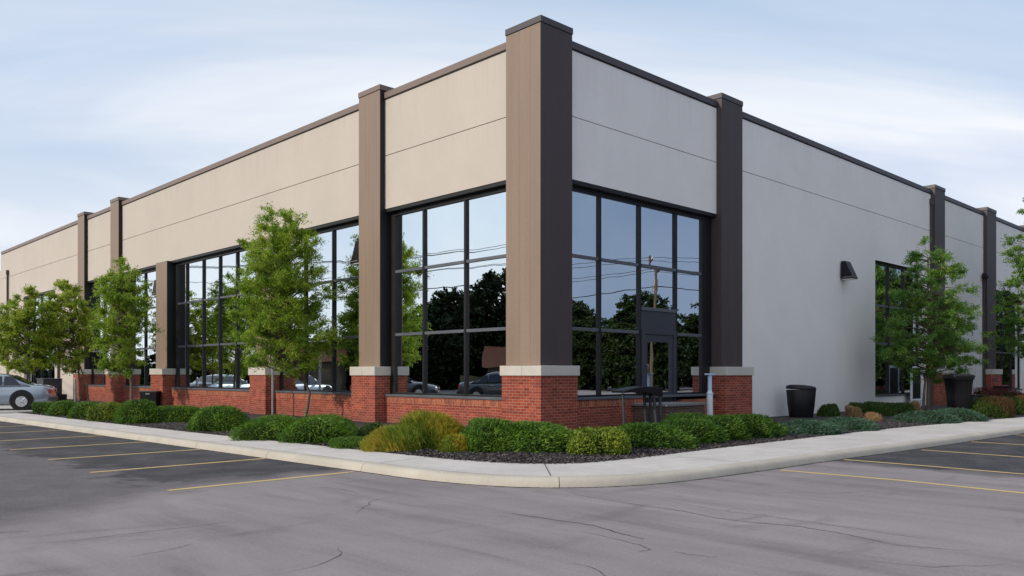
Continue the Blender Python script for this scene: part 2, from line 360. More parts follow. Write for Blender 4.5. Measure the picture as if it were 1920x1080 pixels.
def bush(name, x, y, w, h, mat, style='juniper', d=None, n=5200, lean=(0,0), z0=.15, core='core', rz=None, ll=None, mat2=None):
    """one shrub: lumpy crown of small blades over a dark twiggy core"""
    d = d or w; rz = rz if rz is not None else rad(-44)
    k = 7; Ld = unit(k); Ld[:,2] = abs(Ld[:,2])*.8; Ld /= np.linalg.norm(Ld,axis=1,keepdims=True)
    La = rng.uniform(.05,.24,k)
    def R(dirs):
        r = np.ones(len(dirs))*.86
        for q in range(k):
            dd = ((dirs-Ld[q])**2).sum(1); r += La[q]*np.exp(-dd/.16)
        return r
    if style == 'box': pw = .62
    else: pw = .85
    def surf(dirs, s=1.0):
        r = R(dirs)*s; p = np.sign(dirs)*np.abs(dirs)**pw
        p = p/np.maximum(np.linalg.norm(p,axis=1,keepdims=True),1e-6)*(np.abs(dirs)**1).sum(1,keepdims=True)**(0.25 if style=='box' else .08)
        return p*r[:,None]*np.array([w/2,d/2,h*.98])
    dirs = unit(n); dirs[:,2] = np.abs(dirs[:,2])*1.05-.05
    s = rng.uniform(.80,1.03,n)**.8
    if style != 'box': s = s*np.where(rng.random(n)<.06, rng.uniform(1.0,1.10,n), 1)
    else: s = s*np.where(rng.random(n)<.06, rng.uniform(1.0,1.07,n), 1)
    P = surf(dirs)*s[:,None]; P[:,2] = np.maximum(P[:,2], .02)
    P[:,2] += -.02
    P[:,2] = h*1.02*np.where(P[:,2]>h*.8, .8+(P[:,2]/h-.8)*.55, P[:,2]/h)/1.0
    out = dirs*np.array([1,1,.7])
    if style == 'juniper':
        ph = np.sin(P[:,0]*5+P[:,1]*3)[:,None]*np.array([[.5,-.2,.25]])
        D = out*.75 + ph + np.array([lean[0],lean[1],.25]) + rng.normal(size=(n,3))*.38
        Ln = rng.uniform(.05,.12,n) if ll is None else rng.uniform(ll*.6,ll*1.2,n); Wd = Ln*.22
    elif style == 'grass':
        D = out*.6 + np.array([lean[0],lean[1],.9]) + rng.normal(size=(n,3))*.35
        Ln = rng.uniform(.10,.26,n) if ll is None else rng.uniform(ll*.6,ll*1.2,n); Wd = np.full(n,.017)
    else:
        D = unit(n)*.8+out*.3; Ln = rng.uniform(.035,.07,n); Wd = Ln*.6
    N = out*.9 + rng.normal(size=(n,3))*.5
    if style == 'juniper' or style == 'grass': N = np.cross(D, np.cross(N, D)); 
    V, F = quads(P, D, N, Ln, Wd)
    mi = np.zeros(n,int)
    if mat2 is not None:
        mi = ((P[:,2]/h + .5*np.sin(P[:,0]*4/w) + rng.normal(size=n)*.25) < .45).astype(int)*2
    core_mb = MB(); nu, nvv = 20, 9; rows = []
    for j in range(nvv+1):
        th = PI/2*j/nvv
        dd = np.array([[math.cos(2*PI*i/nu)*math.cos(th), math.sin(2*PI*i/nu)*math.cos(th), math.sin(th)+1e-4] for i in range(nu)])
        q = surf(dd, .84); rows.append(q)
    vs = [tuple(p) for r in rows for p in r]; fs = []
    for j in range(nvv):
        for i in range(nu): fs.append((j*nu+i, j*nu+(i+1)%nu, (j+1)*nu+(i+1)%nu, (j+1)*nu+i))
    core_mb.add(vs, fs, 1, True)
    mats = [M[mat], M[core]] + ([M[mat2]] if mat2 else [])
    o = leaf_mesh(name, V, F, mats, core_mb, mi=mi)
    o.location = (x,y,z0); o.rotation_euler = (0,0,rz)
    return o

def tree(name, x, y, trunk_pts, crown, n_cl, per, mat, leaf=(.05,.10), trunk_r=.055, label='', group=None, tiers=False, z0=.15, spread=.42, droop=-.15, wr=.34, stems=None, seed=1):
    """crown: list of (z, cx, cy, radius) slices in tree space; clumps of leaves hang on twigs"""
    global rng
    rng = np.random.default_rng(seed)
    root = empty(name, (x,y,z0)); tag(root, label, 'tree', group)
    tb = MB()
    tr_ = [np.array(p,float) for p in trunk_pts]
    tb.tube(tr_, [trunk_r*(1-.75*i/(len(tr_)-1)) for i in range(len(tr_))], 9)
    if stems:
        for sp_ in stems: tb.tube(sp_, [trunk_r*.8*(1-.6*i/(len(sp_)-1)) for i in range(len(sp_))], 7)
    zs = [c[0] for c in crown]
    def prof(z):
        cx = np.interp(z, zs, [c[1] for c in crown]); cy = np.interp(z, zs, [c[2] for c in crown]); r = np.interp(z, zs, [c[3] for c in crown])
        return cx, cy, r
    tz = [p[2] for p in tr_]
    def trunk_at(z): return np.array([np.interp(z,tz,[p[i] for p in tr_]) for i in range(2)]+[min(z,tz[-1])])
    Cs, Ds, Ns, Ls = [], [], [], []
    w_ = np.array([max(prof(z)[2],.05)**1.6 for z in np.linspace(zs[0],zs[-1],60)]); w_ /= w_.sum()
    for i in range(n_cl):
        z = rng.choice(np.linspace(zs[0],zs[-1],60), p=w_)+rng.uniform(-.05,.05)
        if tiers: z = round(z/.52)*.52 + rng.normal()*.17
        cx, cy, r = prof(z); ang = rng.uniform(0,2*PI); rr = r*math.sqrt(rng.uniform(.04,1))*(rng.uniform(.85,1.18))
        c = np.array([cx+rr*math.cos(ang), cy+rr*math.sin(ang), z])
        t0 = trunk_at(max(tz[1], min(z - rr*(.15 if tiers else .55), tz[-1])))
        mid_ = (t0+c)/2 + np.array([0,0,.06*rr + (0 if tiers else -.05)])
        tb.tube([t0, mid_, c], [.011+.012*rr,.008+.006*rr,.004], 4, caps=False)
        outw = c - t0; L = np.linalg.norm(outw)+1e-6; outw = outw/L
        m_ = int(per*rng.uniform(.5,1.5)); a = spread*rng.uniform(.65,1.35)
        # sub-sprays
        ns = 7
        sd = outw*.75 + rng.normal(size=(ns,3))*.8 + np.array([0,0,.15]); sd /= np.linalg.norm(sd,axis=1,keepdims=True)
        k = rng.integers(0,ns,m_); tt = rng.uniform(-.25,1,m_)
        P = c + sd[k]*(tt*a)[:,None]*np.array([1,1,.55 if tiers else .8]) + rng.normal(size=(m_,3))*.045*(1 if a<.6 else a*1.6)
        P[:,2] += droop*(tt**2)*a
        D = sd[k] + rng.normal(size=(m_,3))*.7 + np.array([0,0,droop])
        N = rng.normal(size=(m_,3))*.7 + np.array([0,0,1.])
        Cs.append(P); Ds.append(D); Ns.append(N); Ls.append(rng.uniform(leaf[0],leaf[1],m_))
    C_ = np.vstack(Cs); L_ = np.concatenate(Ls)
    V, F = quads(C_, np.vstack(Ds), np.vstack(Ns), L_, L_*wr)
    tb.build('trunk', M['bark'], root)
    leaf_mesh('crown', V, F, M[mat], None, root)
    return root

# ================================================================= GROUND
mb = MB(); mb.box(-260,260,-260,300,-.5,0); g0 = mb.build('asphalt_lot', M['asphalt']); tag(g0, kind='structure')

def catmull(P, n=8):
    out = []
    for i in range(len(P)-1):
        p0,p1,p2,p3 = P[max(i-1,0)],P[i],P[i+1],P[min(i+2,len(P)-1)]
        for k in range(n):
            t = k/n
            out.append(tuple(.5*((2*p1[j])+(-p0[j]+p2[j])*t+(2*p0[j]-5*p1[j]+4*p2[j]-p3[j])*t*t+(-p0[j]+3*p1[j]-3*p2[j]+p3[j])*t**3) for j in range(2)))
    out.append(P[-1]); return out
OUT = catmull([(-9.6,60),(-8.6,34),(-7.75,20),(-7.42,10),(-7.22,4.3),(-7.1,.5),(-7.0,-2.2),(-6.9,-4.1),(-6.46,-5.55),(-5.55,-6.5),(-4.2,-7.02),(-1.8,-7.22),(1.6,-7.34),(5.4,-7.55),(12.7,-7.8),(24,-8.0),(60,-8.6)], 10)
def normals(P):
    r = []
    for i in range(len(P)):
        a = P[max(i-1,0)]; b_ = P[min(i+1,len(P)-1)]; dx,dy = b_[0]-a[0], b_[1]-a[1]; l = math.hypot(dx,dy)
        r.append((-dy/l, dx/l))           # points to the inside (towards the building)
    return r
# inside is to the left of travel?  travel: +y -> -y then +x ; left of (0,-1) is (+1,0) -> inside
NO = normals(OUT)
prof = [(-.005,-.05),(.0,.0),(.03,.085),(.05,.115),(.085,.137),(.14,.148),(.22,.152),(.26,.153),(.26,-.05)]
def d_along(P):
    s = [0]
    for i in range(1,len(P)): s.append(s[-1]+math.hypot(P[i][0]-P[i-1][0],P[i][1]-P[i-1][1]))
    return s
SO = d_along(OUT)
def at(P,S,N,s):
    for i in range(1,len(S)):
        if S[i] >= s:
            t = (s-S[i-1])/(S[i]-S[i-1]); f = lambda A,B: A+(B-A)*t
            return (f(P[i-1][0],P[i][0]),f(P[i-1][1],P[i][1])), (f(N[i-1][0],N[i][0]),f(N[i-1][1],N[i][1]))
    return P[-1],N[-1]
def nearest_s(pt): return SO[min(range(len(OUT)), key=lambda i:(OUT[i][0]-pt[0])**2+(OUT[i][1]-pt[1])**2)]
js = [nearest_s(q) for q in ((-7.16,1.2),(-7.0,-2.2),(-6.0,-6.2),(-1.9,-7.2))]
cuts = [0]+[js[0]-3.3*k for k in range(12,0,-1) if js[0]-3.3*k>1]+js+[js[-1]+3.4*k for k in range(1,18) if js[-1]+3.4*k<SO[-1]-1]+[SO[-1]]
kb = MB()
for a,b_ in zip(cuts[:-1],cuts[1:]):
    n = max(2,int((b_-a)/.35)); rings = []
    for i in range(n+1):
        s = a+.006+(b_-a-.012)*i/n; p,nn = at(OUT,SO,NO,s)
        rings.append([(p[0]+nn[0]*q[0],p[1]+nn[1]*q[0],q[1]) for q in prof])
    kb.loft(rings, 0, True)
o = kb.build('kerb', M['kerb']); tag(o, kind='structure')
mbx = MB()   # dark earth under the kerb joints
pts_i = [(OUT[i][0]+NO[i][0]*.02, OUT[i][1]+NO[i][1]*.02) for i in range(len(OUT))]
INN = catmull([(-7.8,60),(-7.0,34),(-6.3,22),(-6.2,16),(-5.95,8),(-5.7,3),(-5.5,-1.4),(-5.35,-3.1),(-5.0,-4.2),(-4.35,-4.9),(-3.4,-5.1),(-2.36,-5.15),(-.3,-5.1),(3,-5.1),(9.9,-5.15),(19.7,-5.95),(30,-6.2),(60,-6.8)], 10)
NI = normals(INN); SI = d_along(INN)
# sidewalk: strip between the kerb's back and the planting bed
N_ = 240; A = []; B = []
for i in range(N_+1):
    p,nn = at(OUT,SO,NO,SO[-1]*i/N_); A.append((p[0]+nn[0]*.262,p[1]+nn[1]*.262))
for a in A:
    j = min(range(len(INN)), key=lambda i:(INN[i][0]-a[0])**2+(INN[i][1]-a[1])**2); B.append(INN[j])
# smooth B by parametric blend
B2 = []
for i in range(N_+1):
    k0,k1 = max(0,i-3),min(N_,i+3); B2.append((sum(B[k][0] for k in range(k0,k1+1))/(k1-k0+1), sum(B[k][1] for k in range(k0,k1+1))/(k1-k0+1)))
sw = MB(); vs = []; 
for a,b_ in zip(A,B2): vs += [(a[0],a[1],.15),(b_[0],b_[1],.156),(b_[0],b_[1],-.05),(a[0],a[1],-.05)]
fs = []
for i in range(N_):
    for k in range(4): fs.append((i*4+k,i*4+(k+1)%4,(i+1)*4+(k+1)%4,(i+1)*4+k))
sw.add(vs,fs,0); o = sw.build('sidewalk', M['concrete']); tag(o, kind='structure')
# tooled joints across the walk
jb = MB()
def ribbon(mbx_, P, w, z, mi=0):
    N2 = normals(P) if len(P)>2 else [(-(P[1][1]-P[0][1]),(P[1][0]-P[0][0]))]*2
    if len(P)==2:
        l = math.hypot(*N2[0]); N2 = [(n[0]/l,n[1]/l) for n in N2]
    vs = []
    for i,(p,n) in enumerate(zip(P,N2)):
        ww = w if not callable(w) else w(i/(len(P)-1)); vs += [(p[0]+n[0]*ww/2,p[1]+n[1]*ww/2,z),(p[0]-n[0]*ww/2,p[1]-n[1]*ww/2,z)]
    mbx_.add(vs, [(2*i,2*i+1,2*i+3,2*i+2) for i in range(len(P)-1)], mi)
for c_ in cuts[1:-1:1]:
    i = min(N_, max(0, round(c_/SO[-1]*N_))); 
    ribbon(jb, [A[i],B2[i]], .012, .161)
o = jb.build('sidewalk_joint', M['crack']); tag(o, kind='structure')
# planting bed
bed = MB(); n = len(INN); off = [(p[0]+.004,p[1]) for p in INN]
nb = 14; rows = []
for p,nn in zip(INN,NI):
    # run from the walk to the wall line (or deeper past the corner)
    if p[1] > -1 and p[0] < 0: tgt = (.35, p[1])
    elif p[0] > -1: tgt = (p[0], .35)
    else: tgt = (.3,.3)
    row = []
    for k in range(nb+1):
        t = k/nb; zz = .152 + .05*math.sin(PI*min(t*1.6,1)*.5) + (rng.uniform(-.012,.012) if 0<k<nb else 0)
        row.append((p[0]+(tgt[0]-p[0])*t, p[1]+(tgt[1]-p[1])*t, zz))
    rows.append(row)
vs = [q for r in rows for q in r]; fs = [(i*(nb+1)+k,i*(nb+1)+k+1,(i+1)*(nb+1)+k+1,(i+1)*(nb+1)+k) for i in range(len(rows)-1) for k in range(nb)]
bed.add(vs,fs,0,True); o = bed.build('planting_bed', M['mulch']); tag(o, kind='structure')
# stone chips in the bed
nC = 24000; pick = rng.integers(20, len(INN)-21, nC); P0 = np.array(INN)[pick]
Tg = np.where(((P0[:,1]>-1)&(P0[:,0]<0))[:,None], np.stack([np.full(nC,.3),P0[:,1]],1), np.where((P0[:,0]>-1)[:,None], np.stack([P0[:,0],np.full(nC,.3)],1), np.array([[.3,.3]])))
tt = rng.uniform(0.0,1,nC)**2.2*.6; PP = P0+(Tg-P0)*tt[:,None]+rng.normal(size=(nC,2))*.06
inner = np.minimum(np.hypot(*(PP-P0).T),9)
C3 = np.stack([PP[:,0]+np.where(tt<.02,.04,0),PP[:,1]+np.where(tt<.02,.04,0), .165+.05*np.sin(np.minimum(tt*1.6,1)*PI/2)+rng.uniform(-.004,.016,nC)],1)
Nn = np.stack([rng.normal(size=nC)*.7,rng.normal(size=nC)*.7,np.ones(nC)],1)
V,F = quads(C3, unit(nC)*np.array([1,1,.35]), Nn, rng.uniform(.03,.07,nC), rng.uniform(.02,.045,nC))
o = leaf_mesh('bark_mulch', V, F, M['chip']); tag(o, 'dark shredded bark and stone chips covering the planting bed', 'mulch', kind='stuff')
# concrete pad at the far left end where the cars stand
pad = MB(); pad.box(-7.5,-3.2,23.9,60,.0,.205); o = pad.build('driveway', M['concrete']); tag(o, kind='structure')

# parking-stall lines
lines = MB()
def wline(a,b_): ribbon(lines, [a,b_], .11, .004)
for y,x0 in ((-2.18,-10.5),(1.1,-10.6),(4.08,-10.5),(7.14,-10.5),(10.2,-10.6),(13.5,-10.6),(16.8,-10.7),(20.1,-10.8),(23.4,-10.9),(26.7,-11),(30,-11)):
    wline((-7.12-.012*max(y,0)*2,y+.03),(x0,y-.05))
for x,y1 in ((4.7,-12.1),(8.05,-12.1),(11.6,-12.1),(15.0,-12.1),(18.4,-12.2),(21.8,-12.2),(25.2,-12.2)):
    wline((x+.1,-7.66-.01*x),(x-.25,y1))
ribbon(lines, [(1.38,-7.4),(1.36,-9),(1.24,-10.8),(1.2,-12.4)], .11, .004)
ribbon(lines, [(-1.31,-7.42),(-1.26,-8.4),(-1.22,-9.5),(-1.4,-11.3),(-1.62,-13)], .12, .004)
o = lines.build('parking_line', M['line']); tag(o, kind='structure')
CR = [[(-6.23,-6.6),(-6.35,-7.01),(-6.39,-7.6),(-6.45,-8.11),(-6.44,-8.71),(-6.56,-9.3),(-6.53,-9.83),(-6.38,-10.27),(-6.41,-10.77),(-6.51,-11.21),(-6.62,-11.58),(-6.48,-11.93),(-6.4,-12.2)],
[(-5.94,-8.27),(-5.97,-8.72),(-6.05,-9.18),(-5.98,-9.53),(-5.99,-10.11),(-6.01,-10.59),(-6.11,-10.94)],
[(-8.14,-7.36),(-8.13,-7.83),(-8.05,-8.62),(-8.2,-9.15),(-8.26,-9.55)],
[(-8.41,-8.77),(-8.51,-9.47),(-8.63,-9.88),(-8.85,-9.9)],
[(-13.14,-5.19),(-12.67,-5.35),(-12.28,-5.35),(-11.73,-5.41),(-11.23,-5.43),(-10.91,-5.48)],
[(-13.3,-4.26),(-13.19,-4.29),(-12.93,-4.44)],
[(-6.08,-10.39),(-6.0,-10.74),(-6.05,-11.23),(-6.06,-11.68)],
[(-6.04,-9.17),(-5.77,-9.16),(-5.84,-9.44)], [(-8.58,-10.13),(-8.53,-10.41),(-8.47,-10.58)]]
gm = MB(); GP = [(OUT[i][0]-NO[i][0]*.018, OUT[i][1]-NO[i][1]*.018) for i in range(len(OUT)) if -20 < OUT[i][0] < 40 and OUT[i][1] < 34]
GP = catmull(GP, 4); ribbon(gm, GP, (lambda t: random.uniform(.02,.06)), .0045); o = gm.build('gutter_grime', M['crack']); tag(o, kind='structure')
cm = MB()
for (x0,y0,a0,L0) in ((-9.6,-6.0,.3,1.6),(-11.8,-8.2,-.2,1.2),(-9.9,-10.6,.9,.9),(-7.6,-11.6,-.5,1.4),(-12.6,-6.6,.1,.8),(-4.2,-8.6,-1.2,2.2),(-2.0,-9.4,-.9,1.8),(-8.6,-4.6,1.2,1.3),(-9.3,-1.6,1.5,1.5),(-10.8,-11.2,.2,.9)):
    P = [(x0,y0)]; a_ = a0
    for k in range(9): a_ += random.gauss(0,.28); P.append((P[-1][0]+math.cos(a_)*L0/9, P[-1][1]+math.sin(a_)*L0/9))
    ribbon(cm, catmull(P,3), (lambda t: .009*(.2+math.sin(PI*t)*random.uniform(.4,1))), .0035)
for k,c in enumerate(CR):
    P = catmull(c, 7); P = [(p[0]+random.gauss(0,.010),p[1]+random.gauss(0,.010)) for p in P]
    wm = (.013,.008,.017,.009,.009,.012,.007,.006,.007)[k]
    ribbon(cm, P, (lambda t,wm=wm: wm*(.25+math.sin(PI*t)**.5*random.uniform(.35,1.0))), .0035)
o = cm.build('pavement_crack', M['crack']); tag(o, kind='structure')

# ================================================================= BUILDING
BLD = empty('commercial_building', (0,0,0))
tag(BLD, 'two-sided flat-roofed commercial building with beige and pale grey walls, brown pilasters and red brick base', 'building')
def fbox(mbx_, side, s0,s1,d0,d1,z0,z1,mi=0):
    if side == 'L': mbx_.box(d0,d1,s0,s1,z0,z1,mi)
    else: mbx_.box(s0,s1,d0,d1,z0,z1,mi)
ZT = 10.64; ZH = 7.1; ZJ = 8.82; SILL = 1.1
WD = .2      # wall face depth behind pilaster face
def wall_upper(side, s0, s1, zlow, mat):
    mbx_ = MB()
    fbox(mbx_, side, s0,s1,WD,.55,ZJ+.011,ZT); fbox(mbx_, side, s0,s1,WD,.55,zlow,ZJ-.011)
    fbox(mbx_, side, s0+.01,s1-.01,WD+.03,.5,ZJ-.012,ZJ+.012,1)
    o = mbx_.build('wall', [mat, M['black']], BLD); return o
def coping(side, s0,s1,mat, ztop=10.86):
    mbx_ = MB(); fbox(mbx_, side, s0,s1,WD-.045,.62,ztop-.2,ztop); fbox(mbx_, side, s0,s1,WD-.02,.6,ztop-.235,ztop-.2,1)
    return mbx_.build('coping', [mat,M['black']], BLD, .008)

# pilasters ------------------------------------------------------
def pilaster(side, s0, s1, e=.2, ext=(.02,.14), ztop=11.1, zbot=2.0, short=False, bext=None, capm=None):
    front = M['taupe_lit'] if side=='L' else M['bronze_shade']  # lit and shaded tones of one cladding, picked by facade
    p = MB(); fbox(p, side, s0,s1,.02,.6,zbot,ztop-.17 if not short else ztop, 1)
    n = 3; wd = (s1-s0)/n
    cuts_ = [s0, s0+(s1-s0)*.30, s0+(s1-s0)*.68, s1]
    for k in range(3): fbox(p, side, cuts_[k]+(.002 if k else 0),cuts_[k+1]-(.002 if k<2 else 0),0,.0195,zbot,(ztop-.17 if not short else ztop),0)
    o = p.build('pilaster', [front, M['black'] if side=='L' else M['bronze_shade']], BLD)
    if not short:
        c = MB(); fbox(c, side, s0-.02,s1+.02,-.02,.62,ztop-.168,ztop); fbox(c, side, s0-.005,s1+.005,-.006,.605,ztop-.185,ztop-.168,1)
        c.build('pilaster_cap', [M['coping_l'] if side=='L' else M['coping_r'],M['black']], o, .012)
    b = MB(); fbox(b, side, s0-ext[0],s1+ext[1],-e,.6,0.0,zbot-.29); b.build('brick_base', M['brick'], o)
    c = MB(); n = 2
    a0,a1 = s0-ext[0]-.04, s1+ext[1]+.04
    fbox(c, side, a0,(a0+a1)/2-.004,-e-.045,.59,zbot-.289,zbot); fbox(c, side, (a0+a1)/2+.004,a1,-e-.045,.59,zbot-.289,zbot)
    c.build('base_cap', M['cap'], o, .012)
    return o
# the corner pilaster shows both facades, one in the lit tone, one in the shaded
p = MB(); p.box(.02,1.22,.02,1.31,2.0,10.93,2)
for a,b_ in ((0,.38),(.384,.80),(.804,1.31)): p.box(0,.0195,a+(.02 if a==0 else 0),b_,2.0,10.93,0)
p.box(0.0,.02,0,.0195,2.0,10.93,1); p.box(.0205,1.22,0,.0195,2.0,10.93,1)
corner = p.build('pilaster', [M['taupe_lit'],M['bronze_shade'],M['black']], BLD)
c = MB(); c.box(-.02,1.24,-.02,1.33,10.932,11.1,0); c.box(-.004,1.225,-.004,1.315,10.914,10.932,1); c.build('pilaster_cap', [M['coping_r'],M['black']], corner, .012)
b = MB(); b.box(-.1,1.33,-.1,1.37,0,1.72); b.build('brick_base', M['brick'], corner)
c = MB()
for x0,x1,y0,y1 in ((-.145,1.375,-.145,.56),(-.145,.56,.566,1.41)): c.box(x0,x1,y0,y1,1.722,1.99)
c.build('base_cap', M['cap'], corner, .012)

left_pil = [(7.21,8.41),(31.0,32.22),(36.6,37.75)]
for s0,s1 in left_pil: pilaster('L', s0, s1)
for s0,s1 in ((14.5,15.64),(24.55,25.88)): pilaster('L', s0, s1, ztop=7.095, short=True)
for s0,s1 in ((8.63,9.94),(27.96,29.35),(35.95,37.56),(44.0,45.4)): pilaster('R', s0, s1, ext=(.06,.3))

# left facade walls
for s0,s1 in ((1.31,7.21),(8.41,31.0),(32.22,36.6)): wall_upper('L', s0, s1, ZH, M['wall_warm'])
wall_upper('L', 37.75, 56.3, ZH, M['wall_warm'])
for s0,s1 in ((1.33,7.19),(8.43,30.98),(32.24,36.58),(37.77,56.3)): coping('L', s0, s1, M['coping_l'])
mbx = MB(); fbox(mbx,'L',37.75,43.0,WD,.55,0,ZH-.002); fbox(mbx,'L',50.2,56.3,WD,.55,0,ZH-.002); fbox(mbx,'L',43.0,50.2,WD,.55,0,.45)
mbx.build('wall', M['wall_warm'], BLD)
# right facade walls
wall_upper('R', 1.22, 8.63, ZH, M['wall_cool']); coping('R', 1.24, 8.61, M['coping_r'])
HZ = 6.77; H0,H1 = 21.36,26.75
def wall_right(s0,s1,openings):
    w = MB(); fbox(w,'R',s0,s1,WD,.55,ZJ+.011,ZT); fbox(w,'R',s0+.01,s1-.01,WD+.03,.5,ZJ-.012,ZJ+.012,1)
    cur = s0
    for (a,b_,z0,z1) in openings:
        fbox(w,'R',cur,a,WD,.55,0,ZJ-.011); fbox(w,'R',a,b_,WD,.55,0,z0); fbox(w,'R',a,b_,WD,.55,z1,ZJ-.011); cur = b_
    fbox(w,'R',cur,s1,WD,.55,0,ZJ-.011)
    return w.build('wall', [M['wall_cool'],M['black']], BLD)
wall_right(9.94,27.96,[(H0,H1,.8,HZ)]); coping('R', 9.96,27.94,M['coping_r'])
wall_right(29.35,35.95,[]); coping('R', 29.37,35.93,M['coping_r'])
wall_right(37.56,44.0,[(38.1,43.4,.8,6.62)]); coping('R', 37.58,43.98,M['coping_r'])
wall_right(45.4,62.0,[(48,53.4,.8,6.62)]); coping('R', 45.42,62,M['coping_r'])

# brick under the windows
def brick_wall(side, s0,s1,z=SILL-.06,d=WD):
    w = MB(); fbox(w,side,s0,s1,d,.55,0,z-.2); w.build('brick_wall', M['brick'], BLD)
    w = MB(); fbox(w,side,s0,s1,d-.012,.54,z-.2,z); w.build('brick_sill_course', M['soldier'], BLD)
def brick_panel(side, s0, s1, z=SILL-.06, d=WD):
    w = MB(); fbox(w,side,s0,s1,d,.55,0,z-.2,0); fbox(w,side,s0,s1,d-.012,.54,z-.1995,z,1)
    return w.build('brick_wall', [M['brick'],M['soldier']], BLD)
for s0,s1 in ((1.375,7.185),(8.56,14.47),(15.79,24.52),(26.03,30.97),(32.37,36.57)): brick_panel('L', s0,s1)
brick_panel('R', 1.335, 4.70); brick_panel('R', 6.62, 8.56, z=.95)

# windows ---------------------------------------------------------
def window(side, s0,s1,z0,z1,mull,trans,gd=.45,mw=.075,skip=None,fr=.12,sillm=True,wide=(0,0)):
    f = MB(); g0_,g1_ = gd-.06, gd+.05
    fbox(f,side,s0,s0+fr+wide[0],g0_,g1_,z0,z1); fbox(f,side,s1-fr-wide[1],s1,g0_,g1_,z0,z1)
    fbox(f,side,s0+fr+wide[0],s1-fr-wide[1],g0_,g1_,z1-.13,z1)
    fbox(f,side,s0+fr+wide[0],s1-fr-wide[1],g0_,g1_,z0,z0+.07)
    xs = [s0+fr+wide[0]]+list(mull)+[s1-fr-wide[1]]
    tz = [z0+.07]+list(trans)+[z1-.13]
    for mx_ in mull: fbox(f,side,mx_-mw/2,mx_+mw/2,g0_-.02,g1_,z0+.07,z1-.13)
    for t in trans:
        for k in range(len(xs)-1):
            if skip and (k,'t',t) in skip: continue
            a = xs[k]+(mw/2 if k else 0); b_ = xs[k+1]-(mw/2 if k<len(xs)-2 else 0)
            fbox(f,side,a,b_,g0_+.005,g1_,t-.045,t+.045,1)
    if sillm: fbox(f,side,s0+.01,s1-.01,WD-.05,g0_,z0-.055,z0+.012,1)
    fbox(f,side,s0,s1,WD+.012,g0_-.001,z1-.001,z1+.10,0)
    o = f.build('window', [M['frame'],M['sill']], BLD, .004, seg=1)
    for k in range(len(xs)-1):
        a = xs[k]+(mw/2 if k else 0); b_ = xs[k+1]-(mw/2 if k<len(xs)-2 else 0)
        for j in range(len(tz)-1):
            if skip and (k,j) in skip: continue
            za = tz[j]+(.045 if j else 0); zb = tz[j+1]-(.045 if j<len(tz)-2 else 0)
            pane(side,a,b_,gd,za,zb,o)
    return o
def pane(side,a,b_,d,za,zb,parent):
    q = MB(); w_,h_ = (b_-a)/2,(zb-za)/2
    if side=='L': q.box(-.004,.004,-w_,w_,-h_,h_); loc = (d,(a+b_)/2,(za+zb)/2)
    else: q.box(-w_,w_,-.004,.004,-h_,h_); loc = ((a+b_)/2,d,(za+zb)/2)
    o = q.build('pane', M['glass'], parent, loc=loc)
    o.rotation_euler = ((0,random.uniform(-.0016,.0016),random.uniform(-.003,.003)) if side=='L' else (random.uniform(-.0016,.0016),0,random.uniform(-.003,.003)))
    return o
TR = (3.03,5.06)
window('L', 1.31,7.21,SILL,6.99,(3.46,5.43),TR,wide=(.03,.17))
window('L', 8.41,14.5,SILL,6.99,(10.64,12.58),TR)
window('L', 15.64,24.55,SILL,6.99,(18.14,19.77,21.44,23.24),TR,wide=(.1,.2))
window('L', 25.88,31.0,SILL,6.99,(28.35,),TR)
window('L', 32.22,36.6,SILL,6.99,(34.4,),TR)
window('L', 43.0,50.2,.5,6.99,(44.9,46.7,48.5),TR,sillm=False)
# entrance bay: door column between the 2nd and 3rd mullion
window('R', 1.22,8.63,SILL,6.99,(2.85,4.72,6.6),TR,skip={(2,0),(2,1),(2,2),(2,'t',3.03),(2,'t',5.06)},wide=(.02,.46))
window('R', H0,H1,.8,HZ,(23.17,24.95),(3.12,4.81),gd=.40,mw=.08,fr=.05)
window('R', 38.1,43.4,.8,6.62,(39.9,41.7),(3.0,4.8),gd=.40,mw=.08,fr=.06)
window('R', 48,53.4,.8,6.62,(49.9,51.7),(3.0,4.8),gd=.40,mw=.08,fr=.06)
# door assembly
D0,D1 = 4.765,6.555
f = MB()
tb_ = MB(); fbox(tb_,'R',D0,D1,.36,.5,5.015,5.105)
fbox(f,'R',D0,D1,.345,.5,3.70,3.80,2)
fbox(f,'R',D0,D1,.375,.47,3.12,3.70,0)                    # solid grey panel
fbox(f,'R',D0,D1,.345,.5,2.98,3.12,0)                     # door head
fbox(f,'R',D0,D0+.14,.345,.5,.84,2.98,0); fbox(f,'R',D1-.14,D1,.345,.5,.84,2.98,0)
door = f.build('door', [M['door'],M['frame'],M['sill']], BLD, .005, seg=1); tb_.build('transom', M['sill'], door)
lf = MB(); a,b_ = D0+.145,D1-.145
fbox(lf,'R',a,a+.17,.38,.44,.86,2.975); fbox(lf,'R',b_-.17,b_,.38,.44,.86,2.975)
fbox(lf,'R',a+.17,b_-.17,.38,.44,2.75,2.975); fbox(lf,'R',a+.17,b_-.17,.38,.44,.86,1.2)
lf.build('door_leaf', M['door'], door, .004, seg=1)
pane('R',a+.17,b_-.17,.41,1.2,2.75,door); pane('R',D0,D1,.45,3.80,5.015,door)
# upper pane of the door column, above the transom
pane('R',D0,D1,.45,5.105,6.86,door)
h = MB(); h.tube([(a+.09,.37,1.75),(a+.09,.30,1.75),(a+.09,.30,2.05),(a+.09,.37,2.05)],.014,8); h.build('handle', M['metal_grey'], door)
# entrance landing of dark brick with a stone top
pl = MB(); pl.box(4.12,6.05,-1.0,.19,0,.83,0); pl.box(4.07,6.1,-1.05,.19,.831,.9,1)
pl.build('entrance_landing', [brick('brown_brick',(.16,.095,.08),(.11,.07,.062),(.25,.2,.18)), M['concrete_dark']], BLD, .004, seg=1)

